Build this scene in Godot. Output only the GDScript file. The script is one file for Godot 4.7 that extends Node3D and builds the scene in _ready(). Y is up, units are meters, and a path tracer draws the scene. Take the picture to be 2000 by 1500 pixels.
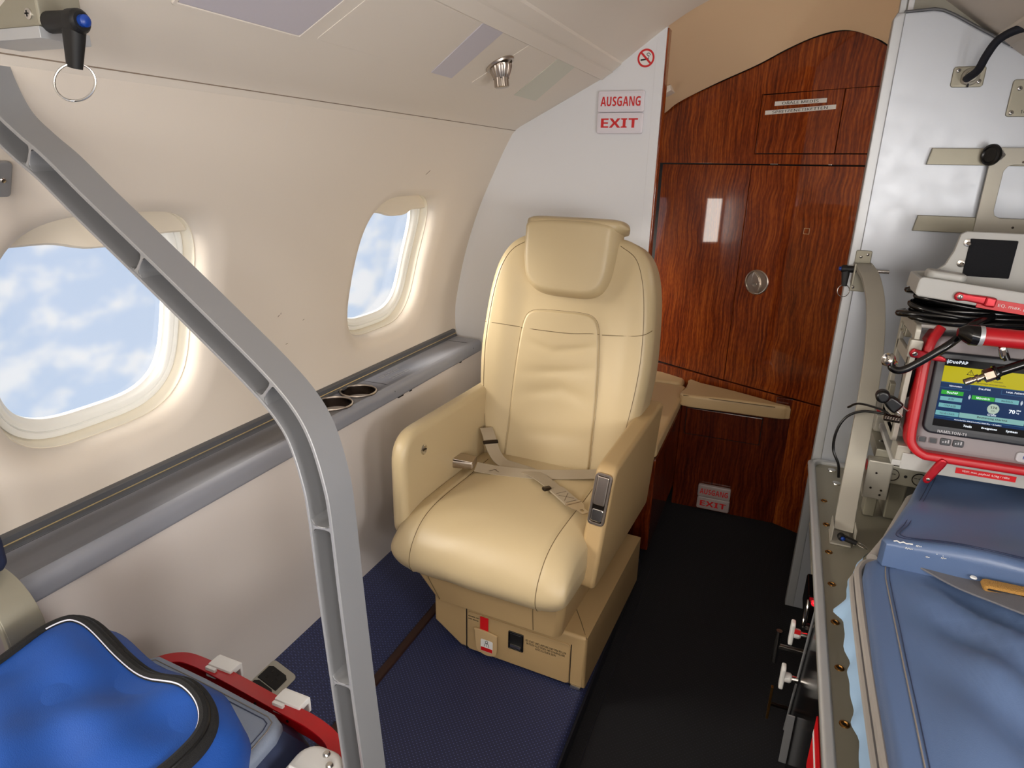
extends Node3D
# An air ambulance cabin: x to the right, y up, -z forward (towards the wooden bulkhead); metres. The camera stands 1.40 m above the aisle.

var M := {}
var taken := {}
var rng := RandomNumberGenerator.new()

const CEN := -0.08           # the cabin's middle
const ZP := -2.30            # white partition
const ZA := -2.08            # aluminium partition
const ZR := 2.2              # rear end


func _ready() -> void:
	rng.seed = 7
	# ---- camera
	var cam := Camera3D.new()
	cam.name = "camera"
	cam.fov = 61.44559
	cam.near = 0.02
	cam.far = 200.0
	cam.transform = Transform3D(Basis(Vector3(0.92332, 0.02034, -0.38349), Vector3(-0.13923, 0.94761, -0.28745), Vector3(0.35779, 0.31880, 0.87769)).orthonormalized(), Vector3(0, 1.40, 0))
	add_child(cam)
	cam.current = true
	# ---- sky, sun, exposure
	var env := Environment.new()
	env.background_mode = Environment.BG_SKY
	var sky := Sky.new()
	sky.sky_material = make_sky()
	env.sky = sky
	env.sky_rotation = Vector3(0, 0, deg_to_rad(SKY_BANK))   # the aircraft banks
	env.background_energy_multiplier = 1.22
	env.tonemap_mode = Environment.TONE_MAPPER_LINEAR
	env.tonemap_exposure = 0.79
	env.sdfgi_enabled = true
	env.ssao_enabled = true
	env.ssil_enabled = true
	var we := WorldEnvironment.new()
	we.name = "environment"
	we.environment = env
	add_child(we)
	var sun := DirectionalLight3D.new()
	sun.name = "sun"
	sun.light_color = Color(1.0, 0.965, 0.91)
	sun.light_energy = SUN_E
	sun.light_angular_distance = 50.0
	sun.shadow_enabled = true
	sun.sky_mode = DirectionalLight3D.SKY_MODE_LIGHT_ONLY
	sun.transform = Transform3D(Basis.looking_at(Vector3(0.80, -0.42, -0.52).normalized(), Vector3.UP), Vector3(-4, 4, 2))
	add_child(sun)
	materials()
	cabin_lights()
	shell()
	wood_wall()
	right_wall()
	details()
	bench()
	seat()
	support_arms()
	left_stretcher()
	right_stretcher()
	ventilator()
	shelf_and_wall_things()
	counter_front()


const SKY_BANK := 42.0
const SUN_E := 8.0

func area_lamp(called: String, at: Vector3, towards: Vector3, size: Vector2, energy: float, color: Color) -> void:
	var l := AreaLight3D.new()
	l.name = called
	l.area_size = size
	l.light_energy = energy
	l.light_color = color
	l.shadow_enabled = true
	l.area_range = 8.0
	l.area_attenuation = 2.0
	l.transform = Transform3D(Basis.looking_at(towards, Vector3.UP if absf(towards.y) < 0.9 else Vector3.FORWARD), at)
	add_child(l, true)


func cabin_lights() -> void:
	var day := Color(1.0, 0.985, 0.97)
	var warm := Color(1.0, 0.95, 0.89)
	# unseen area lamps by the right windows and the rear wall, lighting the cabin
	for z in [-0.31, 0.68, 1.5]:
		area_lamp("unseen_right_lamp", Vector3(0.93, 1.10, z), Vector3(-1, 0, 0), Vector2(0.34, 0.38), KEY_WINDOW, day)
	area_lamp("unseen_rear_lamp", Vector3(0.20, 1.42, ZR - 0.08), Vector3(0, 0, -1), Vector2(0.9, 0.6), KEY_REAR, day)
	# unseen lamps: one overhead behind the viewer, one lighting the entry vault
	area_lamp("unseen_ceiling_lamp", Vector3(-0.08, 1.90, 0.75), Vector3.DOWN, Vector2(0.5, 1.4), KEY_CEILING, warm)
	var wash := structure("trim_3", "long unseen ceiling lamp behind the viewer lighting the cabin", "lamp", Vector3(-0.08, 1.915, 0.75))
	put("lamp_lens", Transform3D(Basis(Vector3.RIGHT, PI / 2), Vector3.ZERO) * prism(rrect(0.5, 1.4, 0.03, 4), 0.02, 0.004), M.lit_lens, wash)
	var unseen_entry := structure("trim_4", "unseen square lamp behind the aluminium partition lighting the entry vault", "lamp", Vector3(0.478, 1.42, -2.30))
	put("lamp_lens", Transform3D(Basis(Vector3.UP, PI / 2), Vector3.ZERO) * prism(rrect(0.3, 0.3, 0.02, 4), 0.02, 0.004), M.lit_lens, unseen_entry)
	area_lamp("unseen_entry_lamp", Vector3(0.46, 1.42, -2.30), Vector3(-1, 0.1, -0.12), Vector2(0.3, 0.3), KEY_ENTRY, warm)


const KEY_WINDOW := 1.5
const KEY_REAR := 2.6
const KEY_CEILING := 1.2
const KEY_ENTRY := 0.26


# ------------------------------------------------------------------ helpers

func numbered(n: String) -> String:
	if not taken.has(n):
		taken[n] = 0
		return n
	taken[n] += 1
	return "%s_%03d" % [n, taken[n]]


func thing(called: String, label: String, category: String, at := Vector3.ZERO, basis := Basis.IDENTITY, group := "") -> Node3D:
	var o := Node3D.new()
	o.name = numbered(called)
	o.transform = Transform3D(basis, at)
	o.set_meta("label", label)
	o.set_meta("category", category)
	if group:
		o.set_meta("group", group)
	add_child(o)
	return o


func structure(called: String, label: String, category: String, at := Vector3.ZERO, basis := Basis.IDENTITY) -> Node3D:
	var o := thing(called, label, category, at, basis)
	o.set_meta("kind", "structure")
	return o


func put(called: String, s: PackedVector3Array, m: Material, parent: Node3D, t := Transform3D.IDENTITY, ang := 40.0) -> MeshInstance3D:
	var o := MeshInstance3D.new()
	o.name = called
	o.mesh = mesh_of(s, ang)
	o.material_override = m
	o.transform = t
	parent.add_child(o, true)
	return o


func mesh_of(s: PackedVector3Array, ang := 40.0) -> ArrayMesh:
	# normals are shared between the faces that meet at less than ang degrees
	var n := s.size()
	var nf := n / 3
	var fn := PackedVector3Array()
	var fu := PackedVector3Array()
	fn.resize(nf)
	fu.resize(nf)
	for f in nf:
		var c := (s[f * 3 + 2] - s[f * 3]).cross(s[f * 3 + 1] - s[f * 3])
		fn[f] = c
		fu[f] = c.normalized()
	var ids := {}
	var head := PackedInt32Array()
	var nxt := PackedInt32Array()
	var own := PackedInt32Array()
	nxt.resize(n)
	own.resize(n)
	for i in n:
		var k := Vector3i((s[i] * 40000.0).round())
		var id: int = ids.get(k, -1)
		if id < 0:
			id = head.size()
			ids[k] = id
			head.append(-1)
		nxt[i] = head[id]
		head[id] = i
		own[i] = id
	var nor := PackedVector3Array()
	nor.resize(n)
	var lim := cos(deg_to_rad(ang))
	for i in n:
		var u := fu[i / 3]
		var sum := Vector3.ZERO
		var j := head[own[i]]
		while j >= 0:
			if fu[j / 3].dot(u) > lim:
				sum += fn[j / 3]
			j = nxt[j]
		nor[i] = sum.normalized() if sum.length_squared() > 1e-24 else Vector3.UP
	var arr := []
	arr.resize(Mesh.ARRAY_MAX)
	arr[Mesh.ARRAY_VERTEX] = s
	arr[Mesh.ARRAY_NORMAL] = nor
	var am := ArrayMesh.new()
	am.add_surface_from_arrays(Mesh.PRIMITIVE_TRIANGLES, arr)
	return am


func solid(s: PackedVector3Array) -> PackedVector3Array:
	# turns a closed shape's faces outwards (front faces run clockwise)
	if s.is_empty():
		return s
	var c := s[0]
	var v := 0.0
	for i in range(0, s.size(), 3):
		v += (s[i] - c).dot((s[i + 1] - c).cross(s[i + 2] - c))
	return flipped(s) if v > 0.0 else s


func flipped(s: PackedVector3Array) -> PackedVector3Array:
	var r := s.duplicate()
	for i in range(0, r.size(), 3):
		var a := r[i + 1]
		r[i + 1] = r[i + 2]
		r[i + 2] = a
	return r


func quad(s: PackedVector3Array, a: Vector3, b: Vector3, c: Vector3, d: Vector3) -> void:
	s.append(a); s.append(b); s.append(c)
	s.append(a); s.append(c); s.append(d)


func loft(rings: Array, close := true, caps := true) -> PackedVector3Array:
	var s := PackedVector3Array()
	var m: int = rings[0].size()
	for k in rings.size() - 1:
		var a: PackedVector3Array = rings[k]
		var b: PackedVector3Array = rings[k + 1]
		for i in (m if close else m - 1):
			var j := (i + 1) % m
			quad(s, a[i], a[j], b[j], b[i])
	if caps and close:
		for e in [0, rings.size() - 1]:
			var r: PackedVector3Array = rings[e]
			var c := Vector3.ZERO
			for p in r:
				c += p
			c /= m
			for i in m:
				var j := (i + 1) % m
				if e == 0:
					s.append(c); s.append(r[j]); s.append(r[i])
				else:
					s.append(c); s.append(r[i]); s.append(r[j])
	return solid(s) if close and caps else s


func grid(rows: Array) -> PackedVector3Array:
	return loft(rows, false, false)


func ccw(p: PackedVector2Array) -> PackedVector2Array:
	if Geometry2D.is_polygon_clockwise(p):
		var q := p.duplicate()
		q.reverse()
		return q
	return p


func inset(p: PackedVector2Array, d: float) -> PackedVector2Array:
	var n := p.size()
	var r := PackedVector2Array()
	r.resize(n)
	for i in n:
		var a := (p[i] - p[(i + n - 1) % n]).normalized()
		var b := (p[(i + 1) % n] - p[i]).normalized()
		var na := Vector2(-a.y, a.x)
		var nb := Vector2(-b.y, b.x)
		var m := na + nb
		var l := maxf(m.length_squared(), 0.5)
		r[i] = p[i] + m * (2.0 * d / l)
	return r


func at_z(p: PackedVector2Array, z: float) -> PackedVector3Array:
	var r := PackedVector3Array()
	for q in p:
		r.append(Vector3(q.x, q.y, z))
	return r


func prism(poly: PackedVector2Array, h: float, bev := 0.0, segs := 2) -> PackedVector3Array:
	# an outline in XY, h thick about z = 0, its edges rounded
	var p := ccw(poly)
	var rings := []
	if bev <= 0.0:
		rings = [at_z(p, -h / 2), at_z(p, h / 2)]
	else:
		for k in segs + 1:
			var a := PI / 2 * k / segs
			rings.append(at_z(inset(p, bev * (1.0 - sin(a))), -h / 2 + bev * (1.0 - cos(a))))
		for k in segs + 1:
			var a := PI / 2 * k / segs
			rings.append(at_z(inset(p, bev * (1.0 - cos(a))), h / 2 - bev * (1.0 - sin(a))))
	var s := loft(rings, true, false)
	var top := inset(p, bev) if bev > 0.0 else p
	var t := Geometry2D.triangulate_polygon(top)
	for i in range(0, t.size(), 3):
		var a := top[t[i]]
		var b := top[t[i + 1]]
		var c := top[t[i + 2]]
		if (b - a).cross(c - a) < 0.0:
			var q := b
			b = c
			c = q
		s.append(Vector3(a.x, a.y, h / 2)); s.append(Vector3(b.x, b.y, h / 2)); s.append(Vector3(c.x, c.y, h / 2))
		s.append(Vector3(a.x, a.y, -h / 2)); s.append(Vector3(c.x, c.y, -h / 2)); s.append(Vector3(b.x, b.y, -h / 2))
	return solid(s)


func rrect(w: float, h: float, r: float, segs := 4, c := Vector2.ZERO) -> PackedVector2Array:
	var p := PackedVector2Array()
	r = clampf(r, 0.0001, minf(w, h) / 2 - 0.00001)
	for k in 4:
		var cc := Vector2([1, -1, -1, 1][k] * (w / 2 - r), [1, 1, -1, -1][k] * (h / 2 - r))
		for i in segs + 1:
			var a := PI / 2 * (k + float(i) / segs)
			p.append(c + cc + Vector2(cos(a), sin(a)) * r)
	return p


func box(x: float, y: float, z: float, bev := 0.002) -> PackedVector3Array:
	return prism(rrect(x, y, bev * 1.2, 2), z, minf(bev, z * 0.45), 2)


func off(s: PackedVector3Array, v: Vector3) -> PackedVector3Array:
	return Transform3D(Basis.IDENTITY, v) * s


func span(a: Vector3, b: Vector3, bev := 0.002) -> PackedVector3Array:
	# a box from corner to corner
	var d := (b - a).abs()
	return off(box(d.x, d.y, d.z, bev), (a + b) / 2)


func circle(r: float, n := 24, c := Vector2.ZERO) -> PackedVector2Array:
	var p := PackedVector2Array()
	for i in n:
		p.append(c + Vector2(cos(TAU * i / n), sin(TAU * i / n)) * r)
	return p


func spline(pts: Array, per := 6, closed := false) -> PackedVector3Array:
	var r := PackedVector3Array()
	var n := pts.size()
	for i in (n if closed else n - 1):
		var p0: Vector3 = pts[(i - 1 + n) % n] if closed or i > 0 else pts[0] * 2.0 - pts[1]
		var p1: Vector3 = pts[i]
		var p2: Vector3 = pts[(i + 1) % n]
		var p3: Vector3 = pts[(i + 2) % n] if closed or i + 2 < n else pts[n - 1] * 2.0 - pts[n - 2]
		for k in per:
			r.append(p1.cubic_interpolate(p2, p0, p3, float(k) / per))
	if not closed:
		r.append(pts[n - 1])
	return r


func spline2(pts: Array, per := 6, closed := true) -> PackedVector2Array:
	var q := []
	for p in pts:
		q.append(Vector3(p.x, p.y, 0))
	var r := PackedVector2Array()
	for p in spline(q, per, closed):
		r.append(Vector2(p.x, p.y))
	return r


func sweep(path: PackedVector3Array, sect: PackedVector2Array, up := Vector3.UP, closed := false, fixed := false) -> PackedVector3Array:
	# carries a section (x to the side, y up) along a path; fixed keeps «up» from turning
	var rings := []
	var n := path.size()
	var u := up
	for i in n:
		var t: Vector3
		if closed:
			t = (path[(i + 1) % n] - path[(i + n - 1) % n]).normalized()
		else:
			t = (path[mini(i + 1, n - 1)] - path[maxi(i - 1, 0)]).normalized()
		var base := up if fixed else u
		var v := base - t * base.dot(t)
		u = v.normalized() if v.length() > 1e-5 else u
		var side := t.cross(u).normalized()
		var ring := PackedVector3Array()
		for q in sect:
			ring.append(path[i] + side * q.x + u * q.y)
		rings.append(ring)
	if closed:
		rings.append(rings[0])
		return solid(loft(rings, true, false))
	return loft(rings)


func tube(path: PackedVector3Array, r: float, seg := 10, closed := false) -> PackedVector3Array:
	var d := (path[1] - path[0]).normalized()
	return sweep(path, circle(r, seg), Vector3.UP if absf(d.y) < 0.9 else Vector3.RIGHT, closed)


func lathe(prof: Array, seg := 28) -> PackedVector3Array:
	# prof: Vector2(radius, height) along y
	var rings := []
	for p in prof:
		var ring := PackedVector3Array()
		for i in seg:
			var a := TAU * i / seg
			ring.append(Vector3(cos(a) * p.x, p.y, sin(a) * p.x))
		rings.append(ring)
	return loft(rings)


func facing(dir: Vector3, at := Vector3.ZERO) -> Transform3D:
	# turns +y towards dir
	var y := dir.normalized()
	var x := Vector3.RIGHT if absf(y.x) < 0.9 else Vector3.FORWARD
	var z := x.cross(y).normalized()
	x = y.cross(z).normalized()
	return Transform3D(Basis(x, y, z), at)


func aim_z(dir: Vector3, at := Vector3.ZERO, up := Vector3.UP) -> Transform3D:
	# turns +z towards dir
	var z := dir.normalized()
	var x := up.cross(z).normalized()
	return Transform3D(Basis(x, z.cross(x), z), at)


func puff(outline: PackedVector2Array, depth: float, r: float, h: Callable, rings := 16, edge := 6, back := true) -> PackedVector3Array:
	# an upholstered shape: outline in XY, flat back at z = -depth, front z = h(x, y), its front edge rounded by r
	var p := ccw(outline)
	var n := p.size()
	var c := Vector2.ZERO
	for q in p:
		c += q
	c /= n
	var all := []
	all.append(at_z(inset(p, r * 0.3), -depth))
	all.append(at_z(p, -depth + r * 0.4))
	for k in edge + 1:
		var a := PI / 2 * k / edge
		var q := inset(p, r * (1.0 - cos(a)))
		var ring := PackedVector3Array()
		for i in n:
			ring.append(Vector3(q[i].x, q[i].y, -r + r * sin(a) + h.call(q[i]) * sin(a)))
		all.append(ring)
	var q0 := inset(p, r)
	for k in range(1, rings + 1):
		var t := maxf(1.0 - float(k) / rings, 0.004)
		var ring := PackedVector3Array()
		for i in n:
			var q := c + (q0[i] - c) * t
			ring.append(Vector3(q.x, q.y, h.call(q)))
		all.append(ring)
	return loft(all)


func seg_dist(p: Vector2, line: PackedVector2Array) -> float:
	var d := 1e9
	for i in line.size() - 1:
		d = minf(d, p.distance_squared_to(Geometry2D.get_closest_point_to_segment(p, line[i], line[i + 1])))
	return sqrt(d)


func font(bold: bool, serif := false) -> SystemFont:
	var key := "font%s%s" % [bold, serif]
	if not M.has(key):
		var f := SystemFont.new()
		f.font_names = PackedStringArray(["Droid Serif" if serif else "Droid Sans"])
		f.font_weight = 700 if bold else 400
		M[key] = f
	return M[key]


func text(s: String, w: float, h: float, m: Material, parent: Node3D, t: Transform3D, bold := false, called := "lettering", depth := 0.0006) -> MeshInstance3D:
	# flat lettering w wide (0: as the height gives it) and h high, centred, reading along t's x
	var tm := TextMesh.new()
	tm.text = s
	tm.font = font(bold)
	tm.font_size = 40
	tm.pixel_size = 0.01
	tm.depth = 0.01
	tm.curve_step = 1.0
	var bb := tm.get_aabb()
	var sy := h / maxf(bb.size.y, 0.001)
	var sx := w / maxf(bb.size.x, 0.001) if w > 0.0 else sy
	var o := MeshInstance3D.new()
	o.name = called
	o.mesh = tm
	o.material_override = m
	var c := bb.get_center()
	var b := Basis.from_scale(Vector3(sx, sy, depth / 0.01))
	o.transform = t * Transform3D(b, -(b * c))
	parent.add_child(o, true)
	return o


func fine_print(w: float, h: float, m: Material, parent: Node3D, t: Transform3D) -> void:
	# a printed line too small to read: short strokes in word groups
	var s := PackedVector3Array()
	var x := -w / 2
	while x < w / 2:
		for k in rng.randi_range(3, 8):
			if x < w / 2:
				s.append_array(off(box(h * 0.42, h * rng.randf_range(0.55, 1.0), 0.0004, 0.00005), Vector3(x, 0, 0)))
			x += h * 0.72
		x += h * 0.6
	put("notice", s, m, parent, t)


func screw(parent: Node3D, t: Transform3D, r := 0.005) -> void:
	# a countersunk cross-head screw whose head faces t's +z
	var s := t * (facing(Vector3.BACK) * lathe([Vector2(r, 0), Vector2(r, 0.0012), Vector2(r * 0.75, 0.0022), Vector2(r * 0.35, 0.0024)], 14))
	var o := put("screw", s, M.steel, parent)
	var x := PackedVector3Array()
	x.append_array(off(box(r * 1.1, r * 0.28, 0.0008, 0.0001), Vector3(0, 0, 0.0024)))
	x.append_array(off(box(r * 0.28, r * 1.1, 0.0008, 0.0001), Vector3(0, 0, 0.0024)))
	put("cross_slot", t * x, M.black, o)


# ------------------------------------------------------------------ materials

func mat(n: String, c: Color, rough := 0.6, metal := 0.0) -> StandardMaterial3D:
	var m := StandardMaterial3D.new()
	m.resource_name = n
	m.albedo_color = c
	m.roughness = rough
	m.metallic = metal
	m.cull_mode = BaseMaterial3D.CULL_DISABLED
	M[n] = m
	return m


func noise_tex(freq: float, size := 512, kind := FastNoiseLite.TYPE_SIMPLEX_SMOOTH, octaves := 4, ramp: Gradient = null, sd := 1) -> NoiseTexture2D:
	var n := FastNoiseLite.new()
	n.noise_type = kind
	n.frequency = freq
	n.fractal_octaves = octaves
	n.seed = sd
	var t := NoiseTexture2D.new()
	t.width = size
	t.height = size
	t.seamless = true
	t.generate_mipmaps = false
	t.noise = n
	if ramp:
		t.color_ramp = ramp
	return t


func ramp(a: Color, b: Color, lo := 0.0, hi := 1.0) -> Gradient:
	var g := Gradient.new()
	g.offsets = PackedFloat32Array([lo, hi])
	g.colors = PackedColorArray([a, b])
	return g


func bump(m: StandardMaterial3D, t: Texture2D, height: float, scale: Vector3) -> void:
	m.heightmap_enabled = true
	m.heightmap_texture = t
	m.heightmap_scale = height
	m.uv1_triplanar = true
	m.uv1_scale = scale


func make_sky() -> PanoramaSkyMaterial:
	var w := 1536
	var h := 768
	var im := Image.create(w, h, false, Image.FORMAT_RGBF)
	var n1 := FastNoiseLite.new()
	n1.noise_type = FastNoiseLite.TYPE_SIMPLEX_SMOOTH
	n1.frequency = 3.4
	n1.fractal_octaves = 3
	n1.seed = 5
	var n2 := FastNoiseLite.new()
	n2.noise_type = FastNoiseLite.TYPE_SIMPLEX_SMOOTH
	n2.frequency = 13.0
	n2.fractal_octaves = 5
	n2.fractal_gain = 0.55
	n2.seed = 11
	for y in h:
		var el := PI * (0.5 - (y + 0.5) / h)
		var up := maxf(0.0, sin(el))
		var base := Color(0.66, 0.79, 0.96).lerp(Color(0.53, 0.65, 0.89), pow(up, 0.7))
		for x in w:
			if el < -0.05:
				im.set_pixel(x, y, base)
				continue
			var az := TAU * (x + 0.5) / w
			var d := Vector3(cos(el) * cos(az), sin(el), cos(el) * sin(az))
			var big := n1.get_noise_3d(d.x * 1.2, d.y * 2.0, d.z * 1.2)
			var fine := n2.get_noise_3d(d.x, d.y * 1.6, d.z)
			var k := smoothstep(0.0, 0.70, big * 0.8 + fine * 1.0 + 0.22 - up * 0.32)
			im.set_pixel(x, y, base.lerp(Color(0.97, 0.98, 1.0), k * 0.9))
	var m := PanoramaSkyMaterial.new()
	m.panorama = ImageTexture.create_from_image(im)
	return m


func wood_image() -> ImageTexture:
	var n := 1024
	var im := Image.create(n, n, false, Image.FORMAT_RGB8)
	var a := FastNoiseLite.new()
	a.noise_type = FastNoiseLite.TYPE_SIMPLEX_SMOOTH
	a.frequency = 1.0
	a.fractal_octaves = 3
	a.seed = 3
	var b: FastNoiseLite = a.duplicate()
	b.seed = 9
	b.fractal_octaves = 2
	var dark := Color(0.34, 0.130, 0.062)
	var mid := Color(0.53, 0.240, 0.088)
	var lit := Color(0.70, 0.375, 0.135)
	for y in n:
		var v := 2.0 * y / n
		for x in n:
			var u := 2.0 * x / n
			var wob := 0.012 * b.get_noise_2d(u * 3.0, v * 5.0)
			var streak := a.get_noise_2d((u + wob) * 95.0, v * 3.6)
			var wide := b.get_noise_2d((u + wob) * 9.0, v * 1.6)
			var fleck := b.get_noise_2d(u * 150.0, v * 34.0)
			var k := 0.5 + 0.58 * streak + 0.22 * wide + 0.20 * fleck
			var c := dark.lerp(mid, clampf(k * 2.0, 0, 1)) if k < 0.5 else mid.lerp(lit, clampf(k * 2.0 - 1.0, 0, 1))
			im.set_pixel(x, y, c)
	return ImageTexture.create_from_image(im)


func carpet_image() -> ImageTexture:
	# two staggered light stitches on a ground
	var im := Image.create(32, 32, false, Image.FORMAT_RGB8)
	for y in 32:
		for x in 32:
			var k := 0.0
			for c in [Vector2(8, 8), Vector2(24, 24)]:
				var d := Vector2(absf(x + 0.5 - c.x) / 5.0, absf(y + 0.5 - c.y) / 3.2)
				k = maxf(k, 1.0 - smoothstep(0.6, 1.2, d.length()))
			im.set_pixel(x, y, Color(0.50, 0.50, 0.52).lerp(Color(1, 1, 1), k))
	return ImageTexture.create_from_image(im)


func materials() -> void:
	var leather_grain := noise_tex(0.09, 512, FastNoiseLite.TYPE_CELLULAR, 2)
	var fine := noise_tex(0.08, 512, FastNoiseLite.TYPE_SIMPLEX, 3)
	var m := mat("cream_wall", Color(0.865, 0.825, 0.775), 0.62)
	bump(m, fine, 0.004, Vector3.ONE * 9.0)
	m = mat("cream_ceiling", Color(0.875, 0.840, 0.795), 0.6)
	bump(m, fine, 0.003, Vector3.ONE * 9.0)
	mat("cream_line", Color(0.52, 0.46, 0.40), 0.8)
	m = mat("cream_vault", Color(0.87, 0.76, 0.62), 0.6)
	bump(m, fine, 0.003, Vector3.ONE * 9.0)
	m = mat("lower_wall", Color(0.835, 0.805, 0.785), 0.6)
	bump(m, fine, 0.004, Vector3.ONE * 9.0)
	mat("window_cream", Color(0.93, 0.90, 0.83), 0.35)
	mat("window_white", Color(0.95, 0.95, 0.93), 0.25)
	mat("shade", Color(0.88, 0.84, 0.77), 0.5)
	m = mat("white_panel", Color(0.86, 0.865, 0.88), 0.4)
	mat("white_plastic", Color(0.88, 0.88, 0.87), 0.4)
	mat("sign_plastic", Color(0.86, 0.84, 0.87), 0.25)
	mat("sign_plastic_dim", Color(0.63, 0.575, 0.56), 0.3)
	mat("red_print", Color(0.78, 0.06, 0.08), 0.5)
	mat("black_print", Color(0.05, 0.05, 0.06), 0.6)
	mat("white_print", Color(0.92, 0.92, 0.92), 0.6)
	mat("gray_print", Color(0.72, 0.72, 0.74), 0.6)
	mat("paper", Color(0.88, 0.88, 0.87), 0.55)
	mat("black", Color(0.025, 0.025, 0.028), 0.55)
	mat("black_gloss", Color(0.03, 0.03, 0.034), 0.16)
	mat("black_rubber", Color(0.035, 0.035, 0.038), 0.32)
	m = mat("black_fabric", Color(0.05, 0.05, 0.055), 0.9)
	bump(m, fine, 0.05, Vector3.ONE * 12.0)
	m = mat("velcro", Color(0.075, 0.08, 0.10), 0.95)
	bump(m, fine, 0.05, Vector3.ONE * 14.0)
	m = mat("ledge_gray", Color(0.54, 0.55, 0.585), 0.40)
	bump(m, fine, 0.002, Vector3.ONE * 14.0)
	mat("rail_gray", Color(0.33, 0.335, 0.35), 0.38)
	mat("gold_line", Color(0.82, 0.74, 0.56), 0.35, 0.6)
	mat("steel", Color(0.80, 0.79, 0.77), 0.22, 1.0)
	mat("brushed_steel", Color(0.74, 0.70, 0.66), 0.30, 1.0)
	mat("dark_steel", Color(0.28, 0.25, 0.23), 0.28, 1.0)
	m = mat("alu_panel", Color(0.74, 0.76, 0.79), 0.42, 0.40)
	m.roughness_texture = noise_tex(0.02, 512, FastNoiseLite.TYPE_SIMPLEX_SMOOTH, 4, ramp(Color(0.75, 0.75, 0.75), Color(1, 1, 1)))
	m.uv1_triplanar = true
	m.uv1_scale = Vector3(1.2, 1.2, 1.2)
	mat("alu_trim", Color(0.74, 0.75, 0.76), 0.42, 0.5)
	mat("alu_arm", Color(0.60, 0.605, 0.615), 0.46, 0.45)
	mat("alu_arm_inside", Color(0.36, 0.375, 0.39), 0.5, 0.35)
	mat("champagne", Color(0.60, 0.585, 0.525), 0.42, 0.45)
	mat("champagne_light", Color(0.67, 0.655, 0.61), 0.42, 0.35)
	mat("olive_panel", Color(0.60, 0.585, 0.535), 0.5)
	mat("device_white", Color(0.70, 0.70, 0.685), 0.42)
	mat("device_gray", Color(0.55, 0.52, 0.53), 0.45)
	mat("device_dark", Color(0.13, 0.145, 0.17), 0.38)
	mat("device_red", Color(0.72, 0.07, 0.115), 0.38)
	mat("red_anodised", Color(0.66, 0.05, 0.12), 0.32, 0.4)
	mat("label_red", Color(0.82, 0.06, 0.10), 0.4)
	mat("brass", Color(0.66, 0.60, 0.54), 0.25, 1.0)
	mat("copper", Color(0.62, 0.45, 0.24), 0.35, 1.0)
	mat("red_lamp", Color(1.0, 0.1, 0.15), 0.3)
	M.red_lamp.emission_enabled = true
	M.red_lamp.emission = Color(1.0, 0.08, 0.15)
	M.red_lamp.emission_energy_multiplier = 1.5
	mat("blue_button", Color(0.05, 0.22, 0.55), 0.35)
	# leather
	m = mat("leather", Color(0.742, 0.668, 0.525), 0.40)
	bump(m, leather_grain, 0.010, Vector3.ONE * 16.0)
	m = mat("leather_base", Color(0.675, 0.57, 0.405), 0.46)
	bump(m, leather_grain, 0.010, Vector3.ONE * 14.0)
	m = mat("leather_bench", Color(0.755, 0.645, 0.475), 0.5)
	bump(m, leather_grain, 0.010, Vector3.ONE * 14.0)
	mat("stitch", Color(0.40, 0.33, 0.22), 0.8)
	m = mat("belt", Color(0.64, 0.585, 0.50), 0.6)
	bump(m, fine, 0.03, Vector3(30, 6, 6))
	mat("belt_print", Color(0.30, 0.24, 0.17), 0.8)
	m = mat("blue_leather", Color(0.33, 0.41, 0.55), 0.33)
	bump(m, leather_grain, 0.012, Vector3.ONE * 12.0)
	m = mat("blue_leather_dark", Color(0.16, 0.20, 0.31), 0.45)
	bump(m, leather_grain, 0.012, Vector3.ONE * 12.0)
	m = mat("gray_leather", Color(0.50, 0.54, 0.61), 0.45)
	bump(m, leather_grain, 0.016, Vector3.ONE * 12.0)
	mat("gray_piping", Color(0.62, 0.60, 0.58), 0.55)
	mat("thread", Color(0.50, 0.47, 0.44), 0.8)
	m = mat("gray_strap", Color(0.40, 0.40, 0.42), 0.8)
	bump(m, fine, 0.04, Vector3.ONE * 14.0)
	m = mat("foam", Color(0.66, 0.49, 0.24), 0.95)
	bump(m, fine, 0.2, Vector3.ONE * 9.0)
	m = mat("sheet", Color(0.58, 0.70, 0.82), 0.85)
	m = mat("bag_blue", Color(0.030, 0.270, 0.590), 0.62)
	bump(m, fine, 0.02, Vector3.ONE * 10.0)
	m = mat("navy_cushion", Color(0.07, 0.11, 0.22), 0.6)
	mat("reflective", Color(0.80, 0.80, 0.84), 0.4)
	m = mat("red_paint", Color(0.66, 0.045, 0.075), 0.3)
	# carpet
	var ct := carpet_image()
	m = mat("carpet", Color(0.34, 0.385, 0.60), 0.55)
	m.albedo_texture = ct
	bump(m, ct, 0.05, Vector3.ONE * 85.0)
	m = mat("aisle_carpet", Color(0.10, 0.105, 0.145), 0.9)
	m.albedo_texture = ct
	bump(m, ct, 0.05, Vector3.ONE * 85.0)
	mat("dark_navy", Color(0.055, 0.07, 0.12), 0.7)
	mat("brown_trim", Color(0.20, 0.115, 0.085), 0.5)
	# wood
	var wt := wood_image()
	m = mat("wood", Color(0.93, 0.90, 0.90), 0.35)
	m.metallic_specular = 0.2
	m.albedo_texture = wt
	m.uv1_triplanar = true
	m.uv1_scale = Vector3.ONE * 0.5
	m.uv1_offset = Vector3(0.70, 0.03, 0.3)
	m.uv1_triplanar_sharpness = 8.0
	m.clearcoat_enabled = true
	m.clearcoat = 1.0
	m.clearcoat_roughness = 0.04
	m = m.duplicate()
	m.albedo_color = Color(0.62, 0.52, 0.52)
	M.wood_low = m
	# light lenses
	mat("pale", Color(0.80, 0.80, 0.745), 0.5)
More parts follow.
